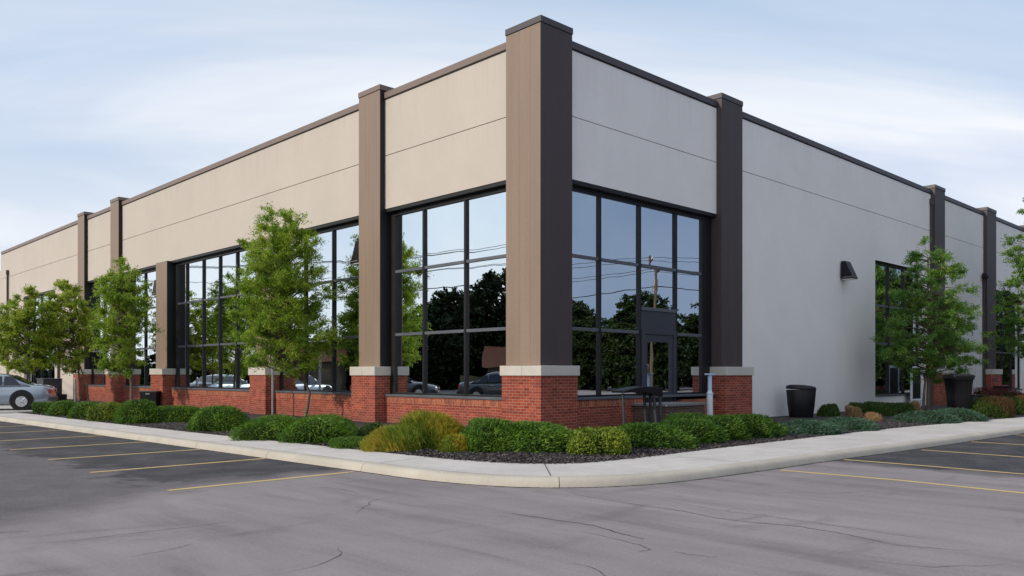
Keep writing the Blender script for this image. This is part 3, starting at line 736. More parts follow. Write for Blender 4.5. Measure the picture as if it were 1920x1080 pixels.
# roof, floor and dark rooms behind the glass
r = MB(); r.box(.55,62,.55,56.2,10.2,10.4); r.build('roof', M['roof'], BLD)
r = MB(); r.box(.55,62,8.5,8.7,.2,10.2); r.box(8.5,8.7,8.7,56,.2,10.2); r.box(.56,62,.56,8.5,7.4,7.5); r.box(.56,8.5,8.7,56,7.4,7.5); r.box(.56,62,.56,56,.1,.3)
r.box(0.56,8.5,56,56.3,.3,7.4); r.box(62,62.2,.56,56,.1,10.2)
r.build('interior', M['inside'], BLD)
r = MB(); r.box(.2,14,56.3,56.5,0,10.6); r.box(.5,14,56.5,66,0,9.6); r.build('wall', M['wall_warm'], BLD)
# things dimly seen inside: desks and partitions
r = MB()
for s in (3,10,12.5,18,21.5,27.5): r.box(2.0,3.2,s,s+1.5,.3,1.35)
for s in (2.2,23.0): r.box(s,s+1.2,1.4,2.0,.3,1.5)
r.build('counter', simple('counter_laminate',(.22,.19,.16),.6), BLD)
# downspouts
def downspout(side,s,z0,z1,d=-.03):
    q = MB(); fbox(q,side,s-.055,s+.055,d+.08,d+.20,z0,z1); fbox(q,side,s-.09,s+.09,d+.05,d+.23,z1-.32,z1-.02)
    q.build('downspout', M['bronze_shade'], BLD, .006, seg=1)
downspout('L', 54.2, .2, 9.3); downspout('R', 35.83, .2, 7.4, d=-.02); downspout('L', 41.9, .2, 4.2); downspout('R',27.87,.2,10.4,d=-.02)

# wall lights -----------------------------------------------------
def wall_light(x,y,z,dirv,label,sc=1.0,first=[None]):
    # body slopes outwards to the bottom; local +x points away from the wall
    rz = math.atan2(dirv[1],dirv[0])
    if first[0] is None:
        t_ = empty('wall_light')
        q = MB(); prof_ = [(.02,.36),(.20,.36),(.50,-.30),(.52,-.37),(.02,-.37)]
        q.prism(prof_,'y',-.24,.24); q.build('housing', M['plastic_black'], t_, .012)
        q = MB(); q.box(.04,.49,-.21,.21,-.40,-.372); q.build('lens', M['lens'], t_, .004, seg=1)
        q = MB(); q.box(-.03,.02,-.12,.12,-.2,.2); q.build('mounting_plate', M['metal_grey'], t_)
        q = MB(); q.box(.10,.525,-.244,.244,-.315,-.295); q.build('trim', M['metal_grey'], t_)
        first[0] = t_; o = t_
    else: o = copy_tree(first[0])
    o.location = (x,y,z); o.rotation_euler = (0,0,rz); o.scale = (sc,)*3
    tag(o, label, 'wall light', 'wedge shaped wall lights'); return o
wall_light(18.1,WD-.03,6.02,(0,-1),'black wedge-shaped light fixed on the broad blank grey wall')
wall_light(.26,8.44,5.85,(0,1),'black wedge light on the brown pilaster above the tall tree\'s right edge')
wall_light(.26,25.95,5.95,(0,1),'black wedge light over the window between the second and third trees from the left')
q = MB(); q.box(35.5,35.85,-.10,.12,7.1,7.32); q.box(35.45,35.7,-.2,-.02,7.06,7.2)
o = q.build('security_light', M['plastic_black'], None, .015); tag(o, 'small black security light beside the far dark pilaster on the right', 'security light')

# ================================================================= SITE FURNITURE
# slim oval bin
def ring(cx,cy,z,rx,ry,n=28): return [(cx+rx*math.cos(2*PI*k/n),cy+ry*math.sin(2*PI*k/n),z) for k in range(n)]
t = empty('litter_bin',(12.72,-.72,.15),rad(-44)); tag(t,'tall oval black litter bin standing alone against the blank grey wall','litter bin')
q = MB(); q.loft([ring(0,0,z,rx,ry) for z,rx,ry in ((0,.40,.27),(.04,.42,.29),(.55,.485,.33),(1.02,.525,.36),(1.04,.515,.35))]); q.build('body',M['plastic_black'],t)
q = MB(); rr_ = []
for z,s in ((1.045,.53),(1.10,.54),(1.17,.50),(1.205,.36),(1.22,.12)):
    rr_.append([(s*math.cos(2*PI*k/28), s*.69*math.sin(2*PI*k/28), z-.05*math.cos(2*PI*k/28)*0-.06*(s*math.cos(2*PI*k/28))) for k in range(28)])
q.loft(rr_); q.build('lid',M['plastic_black'],t)
q = MB(); q.box(-.07,.05,-.34,-.30,1.105,1.15); q.build('badge',M['metal_grey'],t)
q = MB()
for k in range(10):
    a = 2*PI*k/10+.2; q.tube([(.41*math.cos(a),.285*math.sin(a),.05),(.517*math.cos(a),.357*math.sin(a),1.0)],.010,5)
q.build('rib',M['plastic_black'],t)
# large wheeled cart
t = empty('wheeled_bin',(17.75,-4.35,.17),rad(-40)); t.scale = (.84,.84,1.06); tag(t,'large black wheeled refuse bin with tapered body beside the right tree trunk','wheeled bin')
def rrect(z,w,d,r=.07,n=4,cx=0,cy=0):
    o_ = []
    for (sx,sy,a0) in ((1,1,0),(-1,1,90),(-1,-1,180),(1,-1,270)):
        for k in range(n+1):
            a = rad(a0+90*k/n); o_.append((cx+sx*(w/2-r)+r*math.cos(a),cy+sy*(d/2-r)+r*math.sin(a),z))
    return o_
q = MB(); q.loft([rrect(z,w,d) for z,w,d in ((.03,.60,.60),(.08,.64,.64),(.7,.76,.74),(1.3,.88,.84),(1.31,.95,.92),(1.39,.95,.92))]); q.build('body',M['plastic_black'],t)
q = MB(); q.loft([rrect(z,w,d,.08,4,0,0) for z,w,d in ((1.392,.99,.97),(1.43,1.0,.99),(1.48,.86,.86),(1.50,.5,.5))]); q.build('lid',M['plastic_black'],t)
for sx in (-.33,.33):
    q = MB(); q.tube([(sx-.04,.36,.12),(sx+.04,.36,.12)],.12,18); q.build('wheel',M['rubber'],t)
q = MB(); q.tube([(-.38,.5,1.36),(-.38,.58,1.40),(.38,.58,1.40),(.38,.5,1.36)],.018,8); q.build('handle',M['plastic_grey'],t)
q = MB()
for k in range(7): x_ = -.27+.09*k; q.tube([(x_,-.335,.15),(x_*1.25,-.425,1.25)],.012,5)
q.build('rib',M['plastic_black'],t)
# black box at the pier foot (left)
t = empty('storage_box',(-.62,24.9,.15),rad(-44)); tag(t,'low black storage box at the brick foot of the wide brown pier','storage box')
q = MB(); q.loft([rrect(z,w,d,.04) for z,w,d in ((0,.74,.5),(.03,.76,.52),(.66,.80,.56),(.665,.84,.6),(.74,.84,.6)) ],smooth=False); q.build('body',M['plastic_black'],t)
q = MB(); q.box(-.43,.43,-.31,.31,.742,.80); q.build('lid',M['plastic_grey'],t,.015)
q = MB(); q.box(-.1,.1,-.325,-.31,.64,.70); q.build('latch',M['metal_grey'],t)
# grey cabinet far left
t = empty('utility_cabinet',(-1.3,38.6,.15),0); tag(t,'dark grey utility cabinet on a black plinth at the far left end of the wall','utility cabinet')
q = MB(); q.box(-.5,.5,-.75,.55,.42,1.28); q.build('body',M['plastic_grey'],t,.03)
q = MB(); q.box(-.6,.6,-1.3,.65,0,.42); q.build('plinth',M['black'],t,.01)
q = MB(); q.box(-.53,.53,-.78,.58,1.281,1.32); q.build('lid',M['sill'],t,.01)
q = MB(); q.box(-.52,-.5,-.05,.0,.8,.92); q.build('handle',M['metal_grey'],t)
t = empty('utility_meter_box',(18.6,-4.7,.15),rad(-40)); tag(t,'low dark grey metal box with sloping sides just right of the large bin','utility box')
q = MB(); q.prism([(-.33,0),(.33,0),(.22,.72),(-.25,.78)],'y',-.2,.2); q.build('body',M['plastic_grey'],t,.02)
q = MB(); q.box(-.30,.26,-.24,.24,.782,.83); q.build('lid',M['plastic_black'],t,.01)
q = MB(); q.prism([(-.18,.2),(.16,.2),(.10,.6),(-.12,.6)],'y',-.212,-.2); q.build('door',M['sill'],t,.004)
# white framed panel, added for a reflection in the window
t = empty('reflection_panel',(25.2,-.12,.15),0); tag(t,'white framed dark panel standing in for a reflection by the right window behind the tree trunk','reflection panel')
q = MB()
for a in ((-.62,-.52,.0,2.0),(.52,.62,.0,2.0),(-.52,.52,1.88,2.0),(-.52,.52,.35,.43)): q.box(a[0],a[1],-.04,.04,a[2],a[3])
q.build('frame',M['white_paint'],t,.01); q = MB(); q.box(-.52,.52,-.012,.012,.43,1.88); q.build('reflection_pane',M['black'],t)
# ashtray post
t = empty('ash_post',(6.75,-.75,.15),0); tag(t,'slim white ash post with pale blue top tube standing by the entrance','ash post')
q = MB(); q.tube([(0,0,0),(0,0,.06),(0,0,.061),(0,0,1.0)],[.16,.16,.095,.095],18,smooth=False); q.build('base_tube',M['white_paint'],t)
q = MB(); q.tube([(0,0,1.0),(0,0,1.03),(0,0,1.04),(0,0,1.10)],[.11,.11,.075,.07],16,smooth=False); q.build('collar',M['white_paint'],t)
q = MB(); q.tube([(0,0,1.1),(0,0,1.58)],.065,16); q.build('upper_tube',M['blue_white'],t)
q = MB(); q.box(-.16,.16,-.09,.09,1.581,1.63); q.build('top_plate',M['blue_white'],t,.008)
# dark curved-top table by the entrance
t = empty('metal_table',(2.62,-1.15,.24),rad(-14)); t.scale = (.66,.8,1.0); tag(t,'dark metal table with a curved top and splayed legs beside the entrance','table')
pr = []
for k in range(13):
    u = k/12; x_ = -1.05+2.0*u; pr.append((x_, 1.02+.17*math.sin(PI*(.12+.62*u))))
bot = [(x_, z-(.06+.17*min(1,u_*1.2))) for (x_,z),u_ in zip(pr,[k/12 for k in range(13)])]
q = MB(); q.prism(pr+bot[::-1],'y',-.35,.35); q.build('table_top',M['plastic_black'],t,.015)
for x_,dx in ((.55,.16),(.88,.05)):
    for sy in (-.26,.26):
        q = MB(); q.tube([(x_,sy,1.04),(x_+dx*.4,sy,.5),(x_+dx,sy*1.1,0)],[.06,.055,.05],8); q.build('leg',M['plastic_grey'],t)
q = MB(); q.tube([(-.8,0,1.0),(-.72,0,0)],.05,8); q.build('leg',M['plastic_grey'],t)
# thin pole near the tall tree
t = empty('signpost',(-.55,13.25,.15),0); tag(t,'thin grey metal pole standing just left of the tall tree\'s trunk','pole')
q = MB(); q.tube([(0,0,0),(0,0,2.7)],.045,10); q.build('post',M['metal_grey'],t)
q = MB(); q.tube([(0,0,2.7),(0,0,2.74)],.055,10); q.build('finial',M['metal_grey'],t)
# red bench by the far right base, added in place of a glimpsed red car
t = empty('car_stand_in',(33.5,-1.4,.15),rad(8)); tag(t,'dark red stand-in for a half-seen car, on black legs, in front of the far right pilaster','car_stand_in')
q = MB()
for k in range(4): q.box(-.9,.9,-.25+.13*k,-.14+.13*k,.95,.99)
q.build('car_stand_in_seat',M['red_paint'],t,.008)
q = MB(); q.box(-.9,.9,.28,.31,1.15,1.42); q.build('car_stand_in_backrest',M['red_paint'],t,.008)
for sx in (-.75,.75):
    q = MB(); q.box(sx-.03,sx+.03,-.22,.3,0,.95); q.build('leg',M['black'],t,.008)
# pale post at the far left
t = empty('marker_post',(-2.6,29.3,.15),0); tag(t,'slim pale grey marker post right of the parked cars','post')
q = MB(); q.tube([(0,0,0),(0,0,1.35)],.05,10); q.build('post',M['metal_grey'],t)
q = MB(); q.tube([(0,0,1.35),(0,0,1.42)],[.05,.02],10); q.build('finial',M['metal_grey'],t)

# ================================================================= CARS
def make_car(paint, sc=1.0):
    """sedan along local x: tail at +x, centred on the ground, 4.9 m long"""
    root = empty('parked_car')
    # body side outline stations: x, half width, z bottom, z belt/top
    st = [(-2.45,.62,.42,.66),(-2.36,.80,.30,.76),(-2.0,.90,.24,.86),(-1.2,.94,.22,.94),(-.6,.95,.22,.97),(.3,.95,.22,.98),(1.1,.95,.22,1.0),(1.7,.94,.24,1.01),(2.15,.91,.28,.98),(2.38,.82,.34,.92),(2.45,.72,.42,.80)]
    rings = []
    for x,w,z0,z1 in st:
        h_ = z1-z0
        half = [(0,z1+.035),(w*.55,z1+.03),(w*.86,z1-.01),(w*.97,z1-.10*h_-.03),(w*1.0,z0+h_*.55),(w*.99,z0+h_*.25),(w*.93,z0+.03),(w*.5,z0)]
        r_ = [(x,y,z) for y,z in half]+[(x,-y,z) for y,z in half[::-1] if y>0]
        rings.append(r_)
    q = MB(); q.loft(rings); body = q.build('body', paint, root)
    # greenhouse
    gs = [(-1.15,.80,.97,.985),(-.62,.76,.97,1.30),(-.25,.70,.97,1.47),(.35,.69,.97,1.50),(.85,.69,.97,1.45),(1.25,.73,.97,1.25),(1.75,.78,.98,1.03)]
    rings = []
    for x,w,z0,z1 in gs:
        rings.append([(x,y,z) for y,z in ((.86*1.0,z0),(w,z1-.04),(w*.82,z1),(0,z1+.02),(-w*.82,z1),(-w,z1-.04),(-.86,z0),(0,z0-.05))])
    q = MB(); q.loft(rings); gh = q.build('roof', paint, root)
    for sy in (-1,1):
        q = MB()
        for (x0,x1,xa,xb) in ((-.78,-.06,-.42,-.06),(.02,.72,.02,.72),(.80,1.42,.80,1.08)):
            y0,y1 = .868*sy,.735*sy
            q.add([(x0,y0,1.02),(x1,y0,1.02),(xb,y1,1.39),(xa,y1,1.39)],[(0,1,2,3)])
            q.add([(x0,y0-.01*sy,1.02),(x1,y0-.01*sy,1.02),(xb,y1-.01*sy,1.39),(xa,y1-.01*sy,1.39)],[(3,2,1,0)])
        q.build('side_window', M['car_glass'], root)
    q = MB(); q.add([(-1.08,-.72,1.05),(-1.08,.72,1.05),(-.40,.60,1.43),(-.40,-.60,1.43)],[(0,1,2,3)]); q.build('windscreen', M['car_glass'], root)
    q = MB(); q.add([(1.66,-.70,1.10),(1.66,.70,1.10),(1.0,.58,1.43),(1.0,-.58,1.43)],[(0,3,2,1)]); q.build('rear_window', M['car_glass'], root)
    for sx in (-1.55,1.45):
        for sy in (-1,1):
            w_ = MB(); yy = .80*sy; w_.tube([(sx,yy,.36),(sx,yy+.175*sy,.36)],.36,28); wh = w_.build('wheel', M['rubber'], root)
            q = MB(); q.tube([(sx,yy+.176*sy,.36),(sx,yy+.182*sy,.36)],.215,24)
            for k in range(7):
                a = 2*PI*k/7; q.tube([(sx,yy+.185*sy,.36),(sx+.205*math.cos(a),yy+.185*sy,.36+.205*math.sin(a))],.022,5)
            q.build('rim', M['chrome'], wh)
            q = MB(); q.tube([(sx,.93*sy,.40),(sx,.957*sy,.40)],.44,28); q.build('wheel_arch', M['black'], root)
    for sy in (-1,1):
        q = MB(); q.box(2.36,2.47,.42*sy,.80*sy,.70,.86); q.build('tail_light', M['tail'], root,.01)
        q = MB(); q.box(-2.46,-2.34,.42*sy,.78*sy,.58,.70); q.build('headlight', M['headlamp'], root,.01)
        q = MB(); q.box(-.75,-.62,.90*sy,1.08*sy,1.0,1.12); q.build('mirror', paint, root,.02)
    q = MB(); q.box(2.40,2.52,-.8,.8,.36,.54); q.build('bumper', M['plastic_grey'], root,.03)
    q = MB(); q.box(-2.53,-2.40,-.75,.75,.34,.52); q.build('bumper', M['plastic_grey'], root,.03)
    for sy in (-1,1):
        q = MB(); q.box(.42,.60,.952*sy,.972*sy,.84,.87); q.build('door_handle', M['chrome'], root)
    return root
AX = rad(-44)            # world right in scene axes
car = make_car(M['car_silver']); x,y = W(-22.6,35.75); car.location = (x,y,.207); car.rotation_euler = (0,0,AX+rad(20)); car.scale = (1.04,)*3
tag(car,'silver blue sedan with its rear wheel showing at the left edge of the picture','car','parked cars')
c2 = make_car(M['car_pale']); x,y = W(-25.9,41.2); c2.location = (x,y,.207); c2.rotation_euler = (0,0,AX+rad(16))
tag(c2,'pale blue car parked behind the silver sedan, only its tail in view','car','parked cars')

# across the lot, seen mirrored in the glazing
c3 = make_car(M['car_dark']); x,y = W(-27,24.5); c3.location = (x,y,0); c3.rotation_euler = (0,0,AX+PI/2); c3.scale = (1.08,1.05,1.2)
tag(c3,'dark grey car across the lot, mirrored in the window left of the corner','car','parked cars')
c4 = copy_tree(c3); x,y = W(-30,31.5); c4.location = (x,y,0); tag(c4,'dark car farther across the lot, mirrored left of the nearer one','car','parked cars')
def house(X,Y,w,d,h,label,rz=0):
    t = empty('house', (*W(X,Y),0), AX+rz); tag(t,label,'house')
    q = MB(); q.box(-d/2,d/2,-w/2,w/2,0,h); q.build('wall', simple('house_siding',(.10,.085,.06),.9), t)
    q = MB(); q.prism([(-d/2-.5,h),(d/2+.5,h),(0,h+2.0)],'y',-w/2-.4,w/2+.4); q.build('roof', simple('house_roof',(.16,.06,.035),.9), t)
    q = MB()
    for k in (-1,0,1): q.box(d/2,d/2+.03,k*w/3.4-.6,k*w/3.4+.6,h*.35,h*.75)
    q.build('window', M['car_glass'], t)
house(-57,25.5,3.6,5,2.3,'low tan house with orange roof across the lot, mirrored beside the corner')
house(-60,45,7,6,3.0,'low tan house with orange roof far across the lot, mirrored by the tall tree')
f = MB(); 
for k in range(14):
    x0,y0 = W(-46,8+k*1.5); f.box(-.05,.05,k*1.5,k*1.5+1.44,0,1.5)
fo = f.build('garden_wall', simple('tan_block',(.10,.095,.05),.9), None); x,y = W(-46,8); fo.location = (x,y,0); fo.rotation_euler = (0,0,AX); tag(fo,'low tan garden wall across the lot on the left','wall')

# utility poles and wires
def pole(X,Y,h,label,rz=0):
    t = empty('utility_pole', (*W(X,Y),0), AX+rz); tag(t,label,'utility pole','utility poles along the streets')
    q = MB(); q.tube([(0,0,0),(0,0,h)],[.17,.11],10); q.build('post', M['wood'], t)
    for z in (h-.5,h-1.5):
        q = MB(); q.box(-1.3,1.3,.1,.22,z-.07,z+.07); ca = q.build('crossarm', M['wood'], t)
        for x_ in (-1.15,-.4,.4,1.15):
            q = MB(); q.tube([(x_,.16,z+.07),(x_,.16,z+.22)],.05,6); q.build('insulator', M['lens'], ca)
    q = MB(); q.tube([(.45,0,h-3.2),(.45,0,h-2.2)],.27,12); q.build('transformer', M['metal_grey'], t)
P_L = [(-50,-14,12.6),(-44,20,12.8),(-54,66,12.2)]
for k,(X,Y,h_) in enumerate(P_L): pole(X,Y,h_,['wooden utility pole left of and behind the camera','wooden utility pole across the lot on the left','wooden utility pole far ahead on the left, past the lot'][k], .05)
P_R = [(60,-6,12.5),(54,32.3,12.4),(50,68,12.5)]
for k,(X,Y,h_) in enumerate(P_R): pole(X,Y,h_,['wooden utility pole right of the camera across the street','wooden utility pole with transformer mirrored above the entrance door','wooden utility pole far ahead on the right, past the lot'][k], .03)
m, nt = nm('cable'); finish(nt,(.01,.01,.01),.6,.2); M['cable'] = m
def cable(name,P,offs,label,sagf):
    for i,(dx,dz) in enumerate(offs):
        q = MB()
        for (a,b_) in zip(P[:-1],P[1:]):
            pts_ = []
            for k in range(13):
                t_ = k/12; X = a[0]+(b_[0]-a[0])*t_+dx; Y = a[1]+(b_[1]-a[1])*t_; z = a[2]+(b_[2]-a[2])*t_+dz-sagf*(1+.2*i)*4*t_*(1-t_)
                pts_.append((*W(X,Y),z))
            q.tube(pts_,.022 if dz>-2 else .04,5)
        o = q.build(name, M['cable']); tag(o,label[i] if isinstance(label,list) else label,'power line','overhead power lines')
hgt_ = ['top','second','third','fourth','fifth','lowest']
cable('power_line',P_L,((-1.1,-.3),(-.4,-.35),(1.1,-.3),(-.9,-1.4),(.6,-1.45),(0,-2.8)),[f'{h} power line strung between the poles on the left' for h in hgt_],.7)
cable('power_line',P_R,((-1.1,-.3),(1.1,-.3),(-.9,-1.4),(.6,-1.45),(0,-2.8)),[f'{h} power line strung between the poles on the right' for h in hgt_[:4]+['lowest']],.7)

# ================================================================= TREES
xr, yr = .7195, -.6945                      # picture-right in scene axes
def off(s): return (s*xr, s*yr)
def crown(sl):                                # (z, shift to picture right, radius)
    return [(z-.15, off(s)[0], off(s)[1], r) for z,s,r in sl]
# tall locust-like tree left of the corner
tree('honey_locust_tree', -1.05, 10.1, [(0,0,0),(.10,-.03,.5),(.12,-.13,.95),(-.03,.0,1.5),(-.30,.25,2.4),(-.42,.42,4.0),(-.45,.45,6.2)],
     crown([(1.75,-.3,.6),(2.1,-.45,1.2),(2.8,-.6,1.45),(3.7,-.72,1.5),(4.6,-.76,1.38),(5.5,-.8,1.2),(6.2,-.7,1.12),(6.85,-.72,.75),(7.25,-.85,.25)]),
     300, 330, 'leaf_tree', (.055,.115), .06, 'tallest leafy green tree with a curved trunk before the brick piers left of the corner', 'young street trees in the planting bed', seed=3)
tree('honey_locust_tree', -2.0, 23.5, [(0,0,0),(.02,0,1.0),(-.05,.05,2.2),(-.15,.15,4),(-.2,.2,5.8)],
     crown([(1.75,-.3,.4),(2.2,-.4,.9),(3.0,-.4,1.15),(4.2,-.4,1.1),(5.2,-.35,1.0),(6.0,-.3,.95),(6.5,-.4,.5),(6.7,-.3,.15)]),
     170, 230, 'leaf_tree', (.075,.14), .07, 'green tree with upright trunk before the bay left of the wide brown pier', 'young street trees in the planting bed', seed=5)
tree('honey_locust_tree', -2.0, 30.6, [(0,0,0),(.0,0,1.0),(-.08,.08,2.2),(-.3,.3,4),(-.4,.4,5.4)],
     crown([(1.9,-.5,.5),(2.4,-.7,1.0),(3.2,-.8,1.25),(4.3,-.75,1.3),(5.2,-.7,1.05),(5.9,-.6,.7),(6.35,-.9,.2)]),
     170, 230, 'leaf_tree_b', (.085,.16), .07, 'yellowing green tree with a leaning stake, second from the picture\'s left edge', 'young street trees in the planting bed', stems=[[(.35,-.3,0),(.2,-.2,1.2),(-.1,.1,2.4)]], seed=6)
tree('honey_locust_tree', -4.2, 31.0, [(0,0,0),(.0,0,1.0),(.03,0,2.2),(0,0,4),(0,0,5.0)],
     crown([(1.9,.0,.5),(2.3,-.1,1.0),(3.0,-.3,1.25),(4.2,-.3,1.2),(5.0,-.3,.95),(5.6,-.1,.5),(5.9,0,.15)]),
     165, 220, 'leaf_tree_b', (.085,.16), .06, 'yellow green tree cut by the left edge above the silver sedan', 'young street trees in the planting bed', seed=8)
tree('horizontal_branch_tree', 19.95, -2.5, [(0,0,0),(.02,0,1.0),(.04,-.02,2.2),(.0,0,4),(0,0,6.3)],
     crown([(1.6,0,.6),(2.0,.25,1.6),(2.5,.2,1.75),(3.3,.05,1.7),(4.0,.1,1.5),(4.8,.2,1.45),(5.5,.1,1.2),(6.2,.1,.85),(6.8,0,.4),(7.1,-.1,.12)]),
     270, 260, 'leaf_tree_c', (.065,.125), .085, 'green tree with level spreading branches before the right hand window', 'young street trees in the planting bed', tiers=True, droop=-.05, spread=.40, stems=[[(-.28,.1,0),(-.22,.06,1.0),(-.05,0,2.2)]], seed=9)
x,y = W(26.6,40)
tree('horizontal_branch_tree', x, y, [(0,0,0),(.02,0,1.5),(.04,-.02,4),(.0,0,7),(0,0,10.5)],
     crown([(2.0,0,1.0),(3.0,0,2.5),(4.5,0,2.9),(6.5,0,2.5),(8.5,0,2.1),(10,.0,1.5),(11.3,-.1,.7),(11.8,-.1,.2)]),
     420, 230, 'leaf_tree_c', (.08,.16), .13, 'tall green tree cut off by the right edge of the picture', 'young street trees in the planting bed', tiers=True, droop=-.05, spread=.5, seed=10)
# tree rows across the lots (mirrored in the glass)
far_a = tree('shade_tree', *W(-70,18), [(0,0,0),(0,0,2),(0,0,5),(0,0,10)], [(.5,0,0,4.0),(3,0,0,5.2),(6,0,0,5.4),(9,0,0,4.2),(11.3,0,0,2.2),(12.4,0,0,.5)], 420, 230, 'leaf_far', (.26,.55), .28, 'dense dark shade tree in the row across the lot', 'shade trees across the lots', z0=0, spread=1.3, wr=.55, seed=21)
spots = [(-58,18,.9),(-61,31,.8),(-70,13,1.0),(-57,10,.8),(60,32,.75),(63,25,.72),(60,46,.8),(64,54,.9),(-66,9,.95),(-64,26.5,1.0),(-66,34,.72),(-62,40,.66),(-68,-2,1.05),(-70,50,.5),(-70,64,.42),(-74,76,.45),(-60,-14,1.1),(-80,92,.5),(-84,104,.55),
         (66,18,.8),(68,26,.72),(62,41,.85),(66,50,.95),(70,60,1.0),(70,8,.8),(72,72,.9),(66,-2,.85)]
for X,Y,s in spots:
    c_ = copy_tree(far_a); c_.location = (*W(X,Y),0); c_.scale = (s*1.0,s,s); c_.rotation_euler = (0,0,X*Y*.37)
    tag(c_, 'dense dark shade tree in the row across the lot', 'tree', 'shade trees across the lots')

# belts of wood closing off the streets on both sides
def wood(X, Y0, Y1, hfun, label, seed, n=16000):
    r2 = np.random.default_rng(seed); yy = r2.uniform(Y0,Y1,n); hh = np.array([hfun(v) for v in yy])
    hh = hh*(.8+.2*np.sin(yy*.9+seed)+.12*np.sin(yy*2.3)); zz = r2.uniform(0,1,n)**.8*hh; xx = r2.normal(size=n)*.9
    C_ = np.stack([*(np.array([W(X+a,b_) for a,b_ in zip(xx,yy)]).T), zz],1)
    V,F = quads(C_, r2.normal(size=(n,3)), r2.normal(size=(n,3)), r2.uniform(.5,1.1,n), r2.uniform(.35,.7,n))
    o = leaf_mesh('woodland', V, F, M['leaf_far']); tag(o, label, 'woodland', kind='stuff')
wood(-74, -40, 46, lambda v: 6.5, 'dark woodland belt across the lot on the left', 4, 26000)
wood(-78, 46, 112, lambda v: 3.2, 'low dark woodland belt far ahead on the left', 5, 14000)
wood(76, -40, 95, lambda v: 6.5, 'dark woodland belt across the street on the right', 6, 34000)
# ================================================================= SHRUBS
def B_(kind, x,y,w,h,mat,style,label,cat='shrub',group=None,**k):
    o = bush(kind,x,y,w,h,mat,style,**k); tag(o,label,cat,group); return o
G1 = 'rounded green shrubs along the walk'
B_('round_shrub',-5.55,22.7,1.0,.56,'leaf_green','juniper','smallest round green shrub beside the sedan\'s rear wheel',group=G1,n=2400)
B_('round_shrub',-5.65,20.2,1.35,.66,'leaf_green','juniper','round green shrub, second from the silver sedan',group=G1,n=3000)
B_('round_shrub',-5.6,17.5,1.45,.70,'leaf_green','juniper','round green shrub, third from the silver sedan',group=G1,n=3200)
B_('round_shrub',-5.6,15.2,1.45,.76,'leaf_yellowgreen','juniper','light green mounded shrub, fourth from the silver sedan',group=G1,n=3800)
B_('round_shrub',-5.35,13.2,1.7,.78,'leaf_green','juniper','broad green shrub at the near end of the left hedge',group=G1,n=4600)
B_('low_hedge',-4.5,12.6,3.0,.66,'leaf_green','juniper','long dark green low hedge in front of the black storage box','hedge',d=1.0,n=7000)
B_('round_shrub',-5.0,8.0,2.0,.76,'leaf_green','juniper','wide feathery green mound alone between two stretches of dark mulch',group=G1,n=7500,lean=(.3,0))
B_('gold_shrub',-4.4,8.3,.6,.42,'leaf_gold','grass','tiny golden orange shrub right of the lone green mound',n=1300,core='core_tan',ll=.14)
B_('spreading_shrub',-5.2,4.35,2.0,.68,'leaf_green','juniper','arching bright green shrub left of the tall tree\'s trunk',group=G1,n=7600,lean=(-.5,0))
B_('spreading_shrub',-4.85,2.75,2.0,.68,'leaf_green','juniper','dark green mound in front of the tall tree\'s trunk',group=G1,n=7600,lean=(.2,0))
B_('spreading_shrub',-4.2,3.5,1.8,.70,'leaf_green','juniper','green mound wedged behind the two near the tall tree',group=G1,n=5000)
B_('ground_cover',-5.1,.7,1.5,.26,'leaf_green','juniper','flat bright green ground cover left of the golden shrub','ground cover',n=5600,ll=.07,d=1.2)
B_('dark_shrub',-3.7,2.2,.75,.48,'leaf_box','juniper','small dark olive shrub at the foot of the brick base left of the golden shrub',n=2400)
B_('gold_shrub',-4.05,-.7,1.5,.84,'leaf_gold','grass','large golden shrub with upright stems, tallest of the gold group',n=8500,mat2='leaf_yellowgreen',group='golden shrubs left of the corner',lean=(-.1,0))
B_('gold_shrub',-4.95,-.45,1.35,.58,'leaf_yellowgreen','grass','arching yellow green shrub at the front left of the golden group',n=7500,lean=(-.6,.2),group='golden shrubs left of the corner',mat2='leaf_gold')
B_('gold_shrub',-4.35,-1.75,.85,.42,'leaf_gold','grass','low ochre shrub at the right foot of the golden group',n=3800,core='core_tan',ll=.10,group='golden shrubs left of the corner',mat2='leaf_yellowgreen')
B_('spreading_shrub',-3.7,-2.15,1.5,.76,'leaf_green','juniper','tall half of the broad green mound at the building corner',group=G1,n=7800,lean=(.5,0))
B_('spreading_shrub',-3.0,-2.8,1.7,.72,'leaf_green','juniper','right half of the broad green mound at the building corner',group=G1,n=8200,lean=(.7,-.2))
B_('spreading_shrub',-2.5,-4.05,1.5,.62,'leaf_yellowgreen','box','bright yellow green round shrub nearest the camera right of the corner',n=9500,group=G1)
B_('spreading_shrub',-.35,-3.7,2.1,.62,'leaf_deep','juniper','long dark green mound right of the bright yellow green shrub',group=G1,n=8500,lean=(.4,-.3))
B_('spreading_shrub',1.2,-3.7,1.8,.66,'leaf_deep','juniper','middle dark green mound in the row below the entrance',group=G1,n=6800,lean=(.5,-.3))
B_('spreading_shrub',2.5,-3.7,1.8,.70,'leaf_deep','juniper','dark green mound just left of the last one below the brick pilaster',group=G1,n=6500,lean=(.5,-.3))
B_('spreading_shrub',3.8,-3.75,1.75,.68,'leaf_deep','juniper','last dark green mound beside the first blue green juniper',group=G1,n=7600,lean=(.6,-.3))
B_('spreading_shrub',2.9,-2.6,1.9,.72,'leaf_deep','juniper','dark green mound farther back before the dark brick pilaster base',group=G1,n=6000)
G2 = 'low blue green junipers'
B_('creeping_juniper',6.0,-4.3,1.75,.42,'leaf_juniper','juniper','blue green creeping juniper below the slim litter bin',group=G2,n=7000,lean=(.6,-.2))
B_('creeping_juniper',8.4,-4.35,1.9,.42,'leaf_juniper','juniper','blue green creeping juniper left of the tan tufts and bare mulch',group=G2,n=7200,lean=(.6,-.2))
